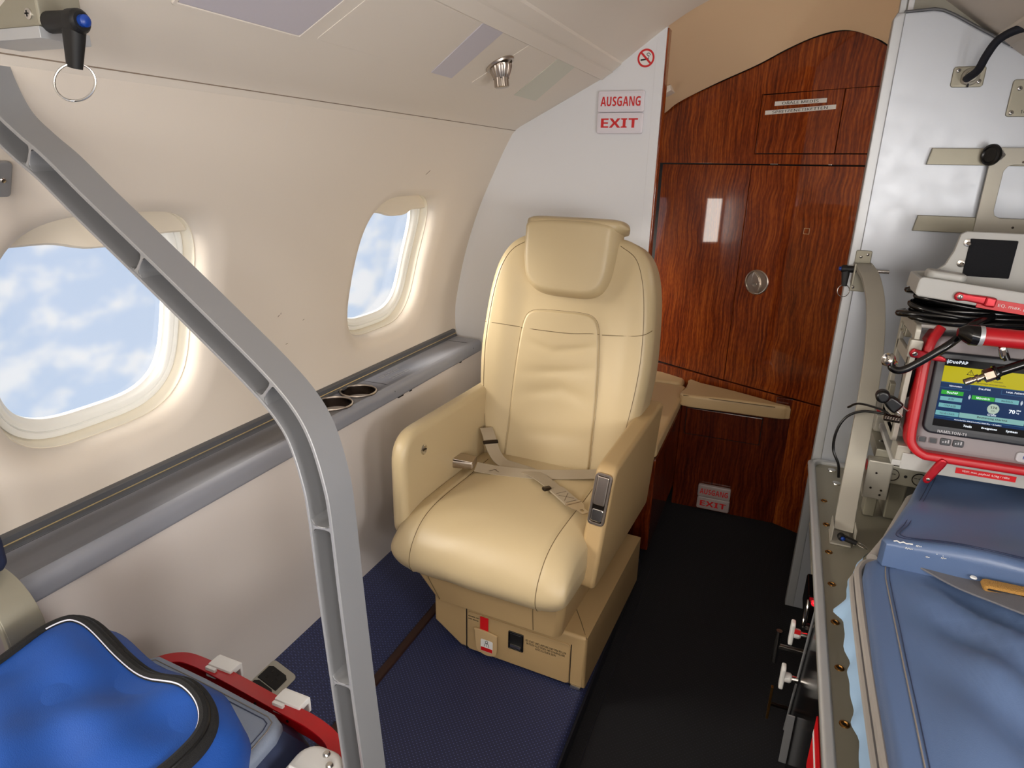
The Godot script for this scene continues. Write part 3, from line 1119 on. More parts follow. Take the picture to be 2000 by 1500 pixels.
func details() -> void:
	# lamps and air outlet in the sloped service panel
	var l1 := thing("ceiling_lamp", "wide unlit lavender gray lamp lens at the top edge of the photo", "lamp", psu(0.25, -0.858, 0).origin, psu(0, 0).basis, "lamp lenses in the service panel")
	put("lens", prism(rrect(0.186, 0.245, 0.006, 3), 0.004, 0.0015), M.lens, l1)
	put("frame", off(frame_shape(0.200, 0.258, 0.008, 0.007, 0.005), Vector3(0, 0, 0)), M.cream_ceiling, l1)
	var l2 := thing("ceiling_lamp", "narrow unlit lavender gray lamp lens beside the metal air outlet", "lamp", psu(0.247, -1.45, 0).origin, psu(0, 0).basis, "lamp lenses in the service panel")
	put("lens", prism(PackedVector2Array([Vector2(0.091, 0.082), Vector2(0.091, -0.022), Vector2(-0.091, -0.080), Vector2(-0.091, 0.020)]), 0.004, 0.0015), M.lens, l2)
	var l3 := thing("ceiling_placard", "pale green gray blank panel between the air outlet and the partition", "panel", psu(0.249, -1.965, 0).origin, psu(0, 0).basis)
	put("plate", prism(PackedVector2Array([Vector2(0.092, 0.116), Vector2(0.092, -0.038), Vector2(-0.092, -0.140), Vector2(-0.092, 0.040)]), 0.0030, 0.001), M.pale, l3)
	var av := thing("air_outlet", "swivelling chrome air outlet in the sloped ceiling panel", "air vent", psu(0.250, -1.630, 0).origin, psu(0, 0).basis)
	put("collar", facing(Vector3.BACK) * lathe([Vector2(0.036, 0), Vector2(0.038, 0.003), Vector2(0.036, 0.007), Vector2(0.031, 0.008), Vector2(0.028, 0.004)], 32), M.brushed_steel, av)
	var tilt := Transform3D(Basis(Vector3(0, 1, 0), -0.35) * Basis(Vector3(1, 0, 0), PI / 2), Vector3(0, 0, 0.0))
	var bowl := []
	for k in 9:
		var a := k / 8.0
		var ring := PackedVector3Array()
		for i in 72:
			var ph := TAU * i / 72
			var r := lerpf(0.030, 0.019, a * a * 0.5 + a * 0.5) * (1.0 + (0.03 if i % 4 < 2 else -0.02) * (1.0 if k > 0 else 0.0))
			ring.append(Vector3(cos(ph) * r, 0.004 + 0.030 * a, sin(ph) * r))
		bowl.append(ring)
	put("ribbed_bowl", tilt * loft(bowl), M.brushed_steel, av, Transform3D.IDENTITY, 30.0)
	var tip := []
	for k in 4:
		var ring := PackedVector3Array()
		for i in 64:
			var ph := TAU * i / 64
			var r := 0.0185 * (1.0 if i % 4 < 3 else 0.955)
			if k == 3:
				r *= 0.8
			ring.append(Vector3(cos(ph) * r, 0.033 + [0.0, 0.002, 0.022, 0.024][k], sin(ph) * r))
		tip.append(ring)
	put("knurled_nozzle", tilt * loft(tip), M.brushed_steel, av, Transform3D.IDENTITY, 30.0)
	for i in 4:
		var ph := TAU * i / 4 + 0.4
		put("hole", tilt * off(facing(Vector3(cos(ph), 0, sin(ph))) * lathe([Vector2(0.0018, -0.001), Vector2(0.0018, 0.0012), Vector2(0, 0.0012)], 10), Vector3(cos(ph) * 0.0185, 0.036, sin(ph) * 0.0185)), M.black, av)
	# unseen slim lamp in the entry, placed to make the closet door highlight
	var el := thing("unseen_highlight_lamp", "unseen slim lamp in the entry placed to make the highlight on the left mahogany door", "lamp", Vector3(-1.088, 1.17, -2.405))
	put("housing", Transform3D(Basis(Vector3.UP, PI / 2), Vector3(-0.012, 0, 0)) * prism(rrect(0.105, 0.300, 0.012, 4), 0.026, 0.004), M.white_plastic, el)
	put("lens", Transform3D(Basis(Vector3.UP, PI / 2), Vector3(0.0025, 0, 0)) * prism(rrect(0.088, 0.280, 0.010, 4), 0.004, 0.0015), M.lit_lens, el)
	var elamp := AreaLight3D.new()
	elamp.name = "glow"
	elamp.area_size = Vector2(0.084, 0.274)
	elamp.light_energy = 0.11
	elamp.light_color = Color(1.0, 0.97, 0.93)
	elamp.shadow_enabled = true
	elamp.area_range = 5.0
	elamp.transform = Transform3D(Basis.looking_at(Vector3.RIGHT, Vector3.UP), Vector3(0.006, 0, 0))
	el.add_child(elamp)
	# signs on the partition
	exit_box(Vector3(-0.5635, 1.612, ZP + 0.0095), "AUSGANG", false, "translucent sign box reading ausgang high on the white partition")
	exit_box(Vector3(-0.5630, 1.545, ZP + 0.0095), "EXIT", false, "translucent sign box reading exit high on the white partition")
	exit_box(Vector3(-0.1255, 0.096, -2.64 + 0.0105), "AUSGANG", true, "dim sign box reading ausgang low on the mahogany cabinet near the floor")
	exit_box(Vector3(-0.1240, 0.040, -2.64 + 0.0105), "EXIT", true, "dim sign box reading exit low on the mahogany cabinet near the floor")
	var ns := thing("no_smoking_sticker", "round red no smoking sticker near the top of the white partition", "sticker", Vector3(-0.494, 1.741, ZP + 0.0006))
	put("disc", facing(Vector3.BACK) * lathe([Vector2(0.0225, -0.0003), Vector2(0.0225, 0.0002), Vector2(0, 0.0002)], 36), M.white_plastic, ns)
	put("ring", facing(Vector3.BACK) * ring_shape(0.0275, 0.0215, 0.0008), M.red_print, ns)
	put("cigarette", Transform3D(Basis(Vector3.BACK, 0.12), Vector3(-0.004, -0.004, 0.0004)) * box(0.026, 0.005, 0.0006, 0.0002), M.black_print, ns)
	put("smoke", tube(spline([Vector3(0.007, 0.001, 0.0006), Vector3(0.010, 0.006, 0.0006), Vector3(0.004, 0.008, 0.0006), Vector3(0.003, 0.013, 0.0006), Vector3(0.010, 0.014, 0.0006), Vector3(0.014, 0.008, 0.0006)], 4), 0.0009, 5), M.black_print, ns)
	put("bar", Transform3D(Basis(Vector3.BACK, -PI / 4), Vector3(0, 0, 0.0009)) * box(0.046, 0.006, 0.0006, 0.0002), M.red_print, ns)
	ledge()
	socket()
	# a small plate on the wall at the left edge
	var pl := thing("wall_plate", "small gray metal plate on the cream wall at the left edge", "plate", Vector3(-1.024, 1.369, -0.572), Basis(Vector3.BACK, -0.42))
	put("plate", Transform3D(Basis(Vector3.UP, PI / 2), Vector3.ZERO) * prism(rrect(0.085, 0.052, 0.006), 0.008, 0.002), M.alu_arm, pl)
	for k in [-1, 1]:
		put("rivet", Transform3D(Basis(Vector3.BACK, -PI / 2), Vector3(0.0045, 0.0, k * 0.03)) * lathe([Vector2(0.004, 0), Vector2(0.003, 0.0015), Vector2(0, 0.0018)], 12), M.steel, pl)


func ring_shape(r1: float, r0: float, h: float) -> PackedVector3Array:
	# a flat ring about y
	var rings := []
	for p in [Vector2(r1, -h / 2), Vector2(r1, h / 2), Vector2(r0, h / 2), Vector2(r0, -h / 2), Vector2(r1, -h / 2)]:
		var ring := PackedVector3Array()
		for i in 40:
			ring.append(Vector3(cos(TAU * i / 40) * p.x, p.y, sin(TAU * i / 40) * p.x))
		rings.append(ring)
	return solid(loft(rings, true, false))


func frame_shape(w: float, h: float, r: float, wide: float, deep: float) -> PackedVector3Array:
	# a flat frame about z = 0
	var o := rrect(w, h, r, 4)
	var i := rrect(w - 2 * wide, h - 2 * wide, maxf(r - wide, 0.001), 4)
	return solid(loft([at_z(o, -deep / 2), at_z(o, deep / 2 - 0.001), at_z(inset(o, 0.001), deep / 2), at_z(inset(i, -0.001), deep / 2), at_z(i, deep / 2 - 0.001), at_z(i, -deep / 2), at_z(o, -deep / 2)], true, false))


func ledge() -> void:
	var t := thing("side_ledge", "long gray armrest ledge along the cream side wall under the windows", "ledge", Vector3(-1.1, 0.72, -0.6))
	var o := Vector3(1.1, -0.72, 0.6)
	var p := ccw(round_corners([Vector2(-1.20, 0.700), Vector2(-1.20, 0.7465), Vector2(-1.0535, 0.7465), Vector2(-1.0535, 0.700)], [0.002, 0.002, 0.022, 0.010]))
	# the top has two round openings for the cups: it is cut there
	var cups := [Vector2(-1.123, -1.408), Vector2(-1.123, -1.528)]
	var csg := CSGCombiner3D.new()
	csg.name = "top_board"
	var body := CSGMesh3D.new()
	body.mesh = mesh_of(off(prism(p, 4.42, 0.0), Vector3(0, 0, -0.045)) , 50.0)
	body.material = M.ledge_gray
	csg.add_child(body)
	for c in cups:
		var cy := CSGCylinder3D.new()
		cy.operation = CSGShape3D.OPERATION_SUBTRACTION
		cy.radius = 0.0515
		cy.height = 0.2
		cy.sides = 48
		cy.smooth_faces = true
		cy.position = Vector3(c.x, 0.74, c.y)
		cy.material = M.ledge_gray
		csg.add_child(cy)
	csg.position = o
	t.add_child(csg)
	# seams in the top
	for z in [-1.622, -2.185]:
		put("seam", sweep(PackedVector3Array([Vector3(-1.178, 0.7462, z), Vector3(-1.09, 0.7470, z), Vector3(-1.070, 0.7450, z), Vector3(-1.0575, 0.738, z), Vector3(-1.0532, 0.727, z)]), rrect(0.002, 0.0012, 0.0004, 1), Vector3.UP), M.black, t, Transform3D(Basis.IDENTITY, o))
	put("seam", off(box(0.0016, 0.0010, 2.2, 0.0003), Vector3(-1.170, 0.7462, -1.18)), M.black, t, Transform3D(Basis.IDENTITY, o))
	# the dark rail with two bright lines behind
	var rp := PackedVector2Array([Vector2(-1.200, 0.745), Vector2(-1.172, 0.745), Vector2(-1.173, 0.752), Vector2(-1.180, 0.7545), Vector2(-1.178, 0.758), Vector2(-1.179, 0.769), Vector2(-1.184, 0.772), Vector2(-1.200, 0.772)])
	put("back_rail", off(prism(rp, 4.44, 0.001), Vector3(0, 0, -0.055)), M.rail_gray, t, Transform3D(Basis.IDENTITY, o))
	put("gold_bead", tube(PackedVector3Array([Vector3(-1.1795, 0.7555, ZP + 0.02), Vector3(-1.1795, 0.7555, ZR)]), 0.0017, 6), M.gold_line, t, Transform3D(Basis.IDENTITY, o))
	for z in [-1.66, -1.72, -2.08]:
		put("clip", off(box(0.014, 0.007, 0.03 if z > -1.7 else 0.012, 0.002), Vector3(-1.062, 0.701, z)), M.black, t, Transform3D(Basis.IDENTITY, o))
	for c in cups:
		var at := Vector3(c.x, 0.7465, c.y) + o
		var cup := put("cup_holder", off(lathe([Vector2(0.0506, -0.076), Vector2(0.0512, -0.004), Vector2(0.0555, -0.003), Vector2(0.0555, 0.001), Vector2(0.0545, 0.0035), Vector2(0.0525, 0.0035), Vector2(0.0500, 0.0), Vector2(0.0500, -0.073), Vector2(0, -0.073)], 48), Vector3.ZERO), M.dark_steel, t, Transform3D(Basis.IDENTITY, at))
		var rim := []
		for i in 48:
			var a := TAU * i / 48
			rim.append(Vector3(cos(a) * 0.0535, 0.0028, sin(a) * 0.0535))
		put("rim", tube(PackedVector3Array(rim), 0.0028, 8, true), M.brushed_steel, cup)
	put("cup_bridge", off(box(0.026, 0.003, 0.011, 0.001), Vector3(-1.123, 0.7475, -1.468)), M.ledge_gray, t, Transform3D(Basis.IDENTITY, o))
	# the printed notice beside the cups
	var fr := Transform3D(Basis(Vector3(0, 0, -1), Vector3(-1, 0, 0), Vector3.UP), Vector3(-1.122, 0.7474, -1.725) + o)
	for k in 2:
		fine_print(0.115, 0.0062, M.gray_print, t, fr * Transform3D(Basis.IDENTITY, Vector3(0.01 * k, 0.022 - 0.034 * k, 0)))
		fine_print(0.105, 0.0062, M.gray_print, t, fr * Transform3D(Basis.IDENTITY, Vector3(0.01 * k, 0.011 - 0.034 * k, 0)))


func socket() -> void:
	var d := Vector3(-0.92274, 0.38541, 0)
	var nn := Vector3(0.38541, 0.92274, 0)
	var at := Vector3(-0.872, 0.06, 0) + d * 0.197 + Vector3(0, 0, -0.992) + nn * 0.003
	# x towards the viewer's side along the wall, y up the slope
	var t := thing("power_socket", "double black power socket on a steel plate in the carpeted riser", "socket", at, Basis(Vector3(0, 0, -1), d, nn))
	put("plate", prism(rrect(0.150, 0.080, 0.012, 4, Vector2(-0.018, 0)), 0.004, 0.0015), M.champagne_light, t)
	for k in 2:
		var c := Vector3(0.014 - 0.052 * k, 0.004, 0.003)
		var s := put("socket_insert", Transform3D(Basis.IDENTITY, c) * prism(PackedVector2Array([Vector2(-0.024, -0.030), Vector2(0.016, -0.030), Vector2(0.024, -0.021), Vector2(0.024, 0.021), Vector2(0.016, 0.030), Vector2(-0.024, 0.030)]), 0.006, 0.0015), M.black, t)
		for h in [[-0.010, 0.012, 0.008, 0.004], [0.010, 0.012, 0.008, 0.004], [0.0, -0.012, 0.004, 0.010], [-0.012, -0.006, 0.006, 0.003], [0.012, -0.006, 0.006, 0.003]]:
			put("slot", off(box(h[2], h[3], 0.001, 0.0003), c + Vector3(h[0], h[1], 0.0031)), M.black_gloss, s)


func bench() -> void:
	# the low mahogany cabinet under the doors, the bench beside it and its cushions
	var c := thing("low_cabinet", "low dark mahogany cabinet with a drawer under the closet doors", "cabinet", Vector3(0, 0, -2.64))
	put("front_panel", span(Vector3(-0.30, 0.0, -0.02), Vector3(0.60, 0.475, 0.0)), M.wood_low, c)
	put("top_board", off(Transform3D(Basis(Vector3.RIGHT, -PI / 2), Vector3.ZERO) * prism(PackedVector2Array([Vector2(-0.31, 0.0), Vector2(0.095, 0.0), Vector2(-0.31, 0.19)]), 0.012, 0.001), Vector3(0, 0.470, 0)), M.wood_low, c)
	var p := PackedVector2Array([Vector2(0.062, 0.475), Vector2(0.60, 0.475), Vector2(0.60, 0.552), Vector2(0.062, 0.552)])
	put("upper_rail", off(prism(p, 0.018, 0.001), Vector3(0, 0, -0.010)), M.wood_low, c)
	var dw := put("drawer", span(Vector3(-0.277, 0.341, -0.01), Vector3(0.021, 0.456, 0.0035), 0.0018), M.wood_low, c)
	put("shadow_gap", off(frame_shape(0.303, 0.120, 0.002, 0.0032, 0.004), Vector3(-0.128, 0.3985, -0.0002)), M.black, dw)
	var tri := PackedVector2Array([Vector2(-0.296, -0.020), Vector2(0.06, -0.012), Vector2(0.105, 0.0), Vector2(0.100, 0.016), Vector2(-0.285, 0.187), Vector2(-0.298, 0.178)])
	var cu := thing("triangular_cushion", "triangular tan leather cushion on the mahogany cabinet under the doors", "cushion", Vector3(0, 0.476, -2.615))
	put("pad", Transform3D(Basis(Vector3.RIGHT, -PI / 2), Vector3(0, 0.052, 0.0)) * puff(spline2([tri[0], Vector2(-0.1, -0.017), tri[1], tri[2], tri[3], Vector2(-0.09, 0.104), tri[4], tri[5], Vector2(-0.299, 0.08)], 5), 0.052, 0.012, func(q: Vector2): return 0.004 * sin(q.x * 9.0 + 2.0), 8, 5), M.leather_bench, cu)
	put("piping", tube(spline([Vector3(-0.294, 0.046, 0.0215), Vector3(-0.1, 0.048, 0.0185), Vector3(0.06, 0.048, 0.0135)], 8), 0.0016, 6), M.stitch, cu)
	var b := thing("side_bench", "dark mahogany bench base behind the cream seat", "bench", Vector3(-0.3, 0, -2.3))
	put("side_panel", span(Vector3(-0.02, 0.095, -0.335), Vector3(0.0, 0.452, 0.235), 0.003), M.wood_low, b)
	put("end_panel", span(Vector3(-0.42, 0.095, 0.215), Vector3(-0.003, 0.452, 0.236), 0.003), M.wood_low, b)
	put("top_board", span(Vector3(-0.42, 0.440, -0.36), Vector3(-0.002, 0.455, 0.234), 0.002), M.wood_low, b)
	put("toe_kick", span(Vector3(-0.40, 0.0, -0.335), Vector3(-0.03, 0.096, 0.20), 0.002), M.dark_navy, b)
	var hf := func(q: Vector2): return 0.003 * sin(q.x * 14.0) * cos(q.y * 6.0)
	var c1 := thing("bench_cushion", "tan leather bench cushion beside the arched seat back, nearer piece", "cushion", Vector3(-0.305, 0.456, -2.42), Basis.IDENTITY, "tan bench cushions")
	put("pad", Transform3D(Basis(Vector3.RIGHT, -PI / 2), Vector3(-0.225, 0.052, 0.0)) * puff(rrect(0.455, 0.700, 0.02, 5), 0.052, 0.014, hf, 10, 5), M.leather_bench, c1)
	var c2 := thing("bench_cushion", "tan leather bench cushion below the left mahogany door, farther piece", "cushion", Vector3(-0.318, 0.456, -2.865), Basis.IDENTITY, "tan bench cushions")
	put("pad", Transform3D(Basis(Vector3.RIGHT, -PI / 2), Vector3(-0.225, 0.056, 0.0)) * puff(rrect(0.440, 0.175, 0.03, 5), 0.056, 0.016, hf, 8, 5), M.leather_bench, c2)


# ------------------------------------------------------------------ the seat

func back_h(q: Vector2) -> float:
	# the bolsters stand a little proud of the middle; a soft hollow round the head cushion
	var b := 0.014 * smoothstep(0.13, 0.22, absf(q.x)) * smoothstep(-0.1, 0.2, q.y) * (1.0 - smoothstep(0.62, 0.75, q.y))
	return b - 0.006 * exp(-pow((q.y - 0.545) / 0.03, 2.0)) * exp(-pow(q.x / 0.14, 4.0))


func panel_h(q: Vector2) -> float:
	var k := exp(-pow(q.x / 0.13, 4.0))
	var w := 0.0
	w += -0.0050 * exp(-pow((q.y - 0.385 - 0.22 * absf(q.x + 0.02)) / 0.014, 2.0))
	w += -0.0045 * exp(-pow((q.y - 0.325 - 0.16 * (q.x)) / 0.014, 2.0))
	w += -0.0040 * exp(-pow((q.y - 0.270 + 0.25 * absf(q.x - 0.02)) / 0.018, 2.0))
	w += -0.0030 * exp(-pow((q.y - 0.120 - 0.10 * q.x) / 0.022, 2.0))
	return 0.007 + w * k + 0.002 * sin(q.y * 23.0 + q.x * 7.0) * k


func cushion_point(sx: float, prof_p: Vector2) -> Vector3:
	# sx from -1 to 1 across the seat; the sides round off towards a core line
	var core := Vector2(0.24, 0.345)
	var f := pow(maxf(0.0, 1.0 - pow(absf(sx), 7.0)), 1.0 / 3.2)
	var g := lerpf(0.10, 1.0, f)
	var p := core + (prof_p - core) * Vector2(lerpf(0.86, 1.0, f), g)
	var half := 0.262
	var x := sx * half
	# seams between the middle and the side pieces: shallow valleys
	for c in [-0.186, 0.186]:
		p.y -= 0.0035 * exp(-pow((x - c) / 0.006, 2.0))
	p.y += 0.006 * (1.0 - pow(sx, 2.0)) * smoothstep(0.3, 0.42, prof_p.y)
	# creases of a used cushion
	var cr := 0.0016 * sin(x * 31.0 + prof_p.x * 46.0) * exp(-pow((x + 0.06) / 0.10, 2.0)) * smoothstep(0.34, 0.44, prof_p.x)
	return Vector3(x, p.y + cr, p.x)


func seat() -> void:
	var yaw := Basis(Vector3.UP, deg_to_rad(-2.7))
	var t := thing("cabin_seat", "large cream leather cabin seat with a tall arched back and a fitted lap belt", "seat", Vector3(-0.607, 0.06, -1.80), yaw)
	# base
	var bo := PackedVector2Array([Vector2(-0.17, 0.172), Vector2(-0.17, 0.068), Vector2(-0.082, 0.008), Vector2(0.298, 0.006), Vector2(0.298, 0.172)])
	var base := put("base", off(prism(bo, 0.56, 0.010, 4), Vector3(0, 0, 0.14)), M.leather_base, t)
	put("gap", span(Vector3(-0.063, 0.004, 0.4185), Vector3(-0.0595, 0.150, 0.4206), 0.0004), M.black, base)
	put("gap", span(Vector3(0.2550, 0.004, 0.4185), Vector3(0.2575, 0.140, 0.4206), 0.0004), M.black, base)
	put("front_plate", off(prism(rrect(0.312, 0.128, 0.010, 4, Vector2(0.0982, 0.0745)), 0.004, 0.0015), Vector3(0, 0, 0.4205)), M.leather_base, base)
	put("corner_seam", tube(PackedVector3Array([Vector3(0.296, 0.1705, 0.418), Vector3(0.26, 0.1725, 0.36), Vector3(0.22, 0.1725, 0.30)]), 0.0012, 6), M.stitch, base)
	for q in [[-0.075, 0.40], [0.275, 0.41]]:
		put("foot", off(box(0.03, 0.012, 0.03, 0.003), Vector3(q[0], 0.007, q[1])), M.steel, t)
	# life vest tag
	var tag := put("pull_tag", off(prism(spline2([Vector2(-0.031, 0.096), Vector2(0.030, 0.092), Vector2(0.036, 0.080), Vector2(0.036, 0.035), Vector2(0.028, 0.020), Vector2(0.003, 0.014), Vector2(-0.022, 0.022), Vector2(-0.030, 0.038), Vector2(-0.034, 0.084)], 4), 0.006, 0.002), Vector3(0.004, 0.0, 0.4275)), M.leather_bench, base)
	put("red_strap", off(box(0.026, 0.052, 0.002, 0.0008), Vector3(-0.002, 0.112, 0.4255)), M.red_print, tag)
	put("label", off(prism(rrect(0.038, 0.040, 0.004, 3), 0.0012, 0.0004), Vector3(0.009, 0.048, 0.4306)), M.paper, tag)
	put("label_foot", off(prism(rrect(0.037, 0.013, 0.002, 2), 0.0012, 0.0004), Vector3(0.009, 0.0355, 0.4309)), M.red_print, tag)
	var vest := tube(PackedVector3Array([Vector3(0.002, 0.046, 0.4315), Vector3(0.003, 0.054, 0.4315), Vector3(0.007, 0.058, 0.4315), Vector3(0.011, 0.058, 0.4315), Vector3(0.015, 0.054, 0.4315), Vector3(0.016, 0.046, 0.4315)]), 0.0007, 5)
	vest.append_array(off(ring_at(0.004), Vector3(0.009, 0.062, 0.4315)))
	vest.append_array(tube(PackedVector3Array([Vector3(0.009, 0.046, 0.4315), Vector3(0.009, 0.057, 0.4315)]), 0.0006, 5))
	put("vest_mark", vest, M.black_print, tag)
	var lt := put("recline_latch", off(frame_shape(0.046, 0.058, 0.003, 0.004, 0.005), Vector3(0.096, 0.092, 0.4235)), M.black_gloss, base)
	put("well", off(box(0.040, 0.052, 0.002, 0.0005), Vector3(0.096, 0.092, 0.4225)), M.black, lt)
	put("lever", off(box(0.034, 0.011, 0.007, 0.003), Vector3(0.096, 0.076, 0.4255)), M.steel, lt)
	put("upper_lip", off(box(0.034, 0.0025, 0.003, 0.001), Vector3(0.096, 0.116, 0.4245)), M.steel, lt)
	var tf := Transform3D(Basis.IDENTITY, Vector3(0.184, 0.107, 0.4227))
	text("BEI START UND LANDUNG UND DEM ROLLEN", 0.118, 0.0062, M.black_print, base, tf, false, "notice", 0.0004)
	text("MUESSEN ALLE TUEREN UND SCHUBFAECHER", 0.112, 0.0062, M.black_print, base, tf * Transform3D(Basis.IDENTITY, Vector3(0, -0.009, 0)), false, "notice", 0.0004)
	text("GESCHLOSSEN SEIN", 0.060, 0.0062, M.black_print, base, tf * Transform3D(Basis.IDENTITY, Vector3(0, -0.018, 0)), false, "notice", 0.0004)
	fine_print(0.034, 0.0042, M.black_print, base, Transform3D(Basis.IDENTITY, Vector3(-0.036, 0.125, 0.4227)))
	fine_print(0.034, 0.0042, M.black_print, base, Transform3D(Basis.IDENTITY, Vector3(-0.036, 0.116, 0.4227)))
	# skirt below the cushion
	var sk := []
	for k in 7:
		var q := k / 6.0
		var x0 := lerpf(-0.238, -0.150, q)
		var x1 := lerpf(0.252, 0.232, q)
		var z1 := lerpf(0.475, 0.452, q)
		var y := lerpf(0.305, 0.172, q)
		var ring := PackedVector3Array()
		for p in rrect(x1 - x0, z1 + 0.08, 0.022, 5, Vector2((x0 + x1) / 2, (z1 - 0.08) / 2)):
			ring.append(Vector3(p.x, y, p.y))
		sk.append(ring)
	var skirt := put("skirt", loft(sk), M.leather_base, t)
	put("seam", tube(PackedVector3Array([Vector3(-0.172, 0.300, 0.4755), Vector3(-0.155, 0.24, 0.466), Vector3(-0.130, 0.175, 0.4535)]), 0.0011, 6), M.stitch, skirt)
	put("seam", tube(PackedVector3Array([Vector3(0.165, 0.300, 0.4752), Vector3(0.160, 0.24, 0.4645), Vector3(0.158, 0.175, 0.4528)]), 0.0011, 6), M.stitch, skirt)
	# cushion
	var pr := []
	for q in [Vector2(-0.06, 0.30), Vector2(-0.065, 0.38), Vector2(-0.04, 0.425), Vector2(0.05, 0.432), Vector2(0.18, 0.430), Vector2(0.30, 0.432), Vector2(0.39, 0.428), Vector2(0.455, 0.408), Vector2(0.500, 0.368), Vector2(0.517, 0.325), Vector2(0.508, 0.290), Vector2(0.482, 0.270), Vector2(0.40, 0.262), Vector2(0.2, 0.262), Vector2(0.0, 0.265)]:
		pr.append(Vector3(q.x, q.y, 0))
	var pp := spline(pr, 8, true)
	var rings := []
	for i in 89:
		var sx := sin((i / 88.0 - 0.5) * PI)
		sx = lerpf(sx, i / 44.0 - 1.0, 0.55)
		var ring := PackedVector3Array()
		for q in pp:
			ring.append(cushion_point(clampf(sx, -1, 1), Vector2(q.x, q.y)))
		rings.append(ring)
	var cu := put("cushion", loft(rings), M.leather, t, Transform3D.IDENTITY, 60.0)
	for c in [-0.186, 0.186]:
		var line := PackedVector3Array()
		for k in range(24, 92):
			var q: Vector3 = pp[k]
			line.append(cushion_point(c / 0.262, Vector2(q.x, q.y)) + Vector3(0, 0.0004, 0.0))
		put("seam", tube(line, 0.0011, 5), M.stitch, cu)
	# back
	var bf := Transform3D(Basis(Vector3.RIGHT, deg_to_rad(-12.0)), Vector3(0, 0.41, 0))
	var half := [Vector2(0.0, 0.757), Vector2(0.11, 0.755), Vector2(0.175, 0.743), Vector2(0.222, 0.712), Vector2(0.254, 0.655), Vector2(0.273, 0.57), Vector2(0.283, 0.46), Vector2(0.286, 0.36), Vector2(0.277, 0.24), Vector2(0.256, 0.10), Vector2(0.238, -0.02), Vector2(0.225, -0.055), Vector2(0.10, -0.06)]
	var full := []
	for q in half:
		full.append(q)
	for k in range(half.size() - 1, 0, -1):
		full.append(Vector2(-half[k].x, half[k].y))
	var outline := spline2(full, 6)
	var back := put("backrest", puff(outline, 0.13, 0.034, back_h, 26, 8), M.leather, t, bf, 60.0)
	var edge_z := func(q: Vector2) -> float:
		var d := seg_dist(q, outline)
		var r := 0.034
		return back_h(q) * 0.98 - (0.0 if d >= r else r - sqrt(maxf(0.0, r * r - (r - d) * (r - d))))
	# piping seams near both edges
	for s in [-1, 1]:
		var line := []
		for q in [Vector2(0.150, 0.727), Vector2(0.200, 0.695), Vector2(0.229, 0.640), Vector2(0.247, 0.56), Vector2(0.257, 0.46), Vector2(0.259, 0.36), Vector2(0.250, 0.24), Vector2(0.230, 0.10), Vector2(0.214, 0.0)]:
			var p := Vector2(q.x * s, q.y)
			line.append(Vector3(p.x, p.y, edge_z.call(p) + 0.0002))
		put("seam", tube(spline(line, 6), 0.0010, 5), M.stitch, back)
	var seam_l := []
	var seam_r := []
	for q in [Vector2(-0.272, 0.452), Vector2(-0.24, 0.452), Vector2(-0.20, 0.451), Vector2(-0.148, 0.449)]:
		seam_l.append(Vector3(q.x, q.y, edge_z.call(q) + 0.0002))
	for q in [Vector2(0.128, 0.456), Vector2(0.19, 0.461), Vector2(0.235, 0.466), Vector2(0.262, 0.474), Vector2(0.278, 0.487)]:
		seam_r.append(Vector3(q.x, q.y, edge_z.call(q) + 0.0002))
	put("seam", tube(spline(seam_l, 6), 0.0010, 5), M.stitch, back)
	put("seam", tube(spline(seam_r, 6), 0.0010, 5), M.stitch, back)
	# centre panel
	var po := spline2([Vector2(-0.149, 0.0), Vector2(-0.150, 0.15), Vector2(-0.149, 0.29), Vector2(-0.143, 0.42), Vector2(-0.134, 0.478), Vector2(-0.116, 0.502), Vector2(-0.08, 0.511), Vector2(0.0, 0.514), Vector2(0.062, 0.514), Vector2(0.095, 0.505), Vector2(0.113, 0.480), Vector2(0.123, 0.43), Vector2(0.134, 0.31), Vector2(0.140, 0.16), Vector2(0.140, 0.0), Vector2(0.10, -0.03), Vector2(-0.10, -0.03)], 7)
	var panel := put("back_panel", puff(po, 0.02, 0.008, panel_h, 34, 5), M.leather, t, bf, 60.0)
	var sl := []
	for x in [-0.142, -0.09, -0.03, 0.03, 0.09, 0.120]:
		var q := Vector2(x, 0.447 + 0.010 * smoothstep(0.0, 0.12, x))
		sl.append(Vector3(q.x, q.y, panel_h(q) * (1.0 if absf(x) < 0.11 else 0.55) + 0.0002))
	put("seam", tube(spline(sl, 6), 0.0010, 5), M.stitch, panel)
	var pl := PackedVector3Array()
	for q in inset(ccw(po), -0.0012):
		pl.append(Vector3(q.x, q.y, back_h(q) - 0.0012))
	put("seam", tube(pl, 0.0016, 5, true), M.stitch, panel)
	# head cushion with its rolled top
	var hf := func(q: Vector2) -> float:
		return 0.040 + 0.010 * cos(clampf(q.x / 0.16, -1, 1) * PI / 2) - 0.008 * smoothstep(0.70, 0.60, q.y) + 0.006 * smoothstep(0.70, 0.80, q.y)
	var ho := spline2([Vector2(-0.157, 0.780), Vector2(-0.161, 0.74), Vector2(-0.158, 0.67), Vector2(-0.147, 0.615), Vector2(-0.118, 0.578), Vector2(-0.076, 0.561), Vector2(-0.0, 0.557), Vector2(0.072, 0.559), Vector2(0.112, 0.577), Vector2(0.134, 0.615), Vector2(0.143, 0.67), Vector2(0.146, 0.74), Vector2(0.144, 0.780), Vector2(0.11, 0.798), Vector2(0.0, 0.801), Vector2(-0.12, 0.798)], 7)
	var head := put("headrest", puff(ho, 0.05, 0.026, hf, 16, 7), M.leather, t, bf, 60.0)
	var roll := []
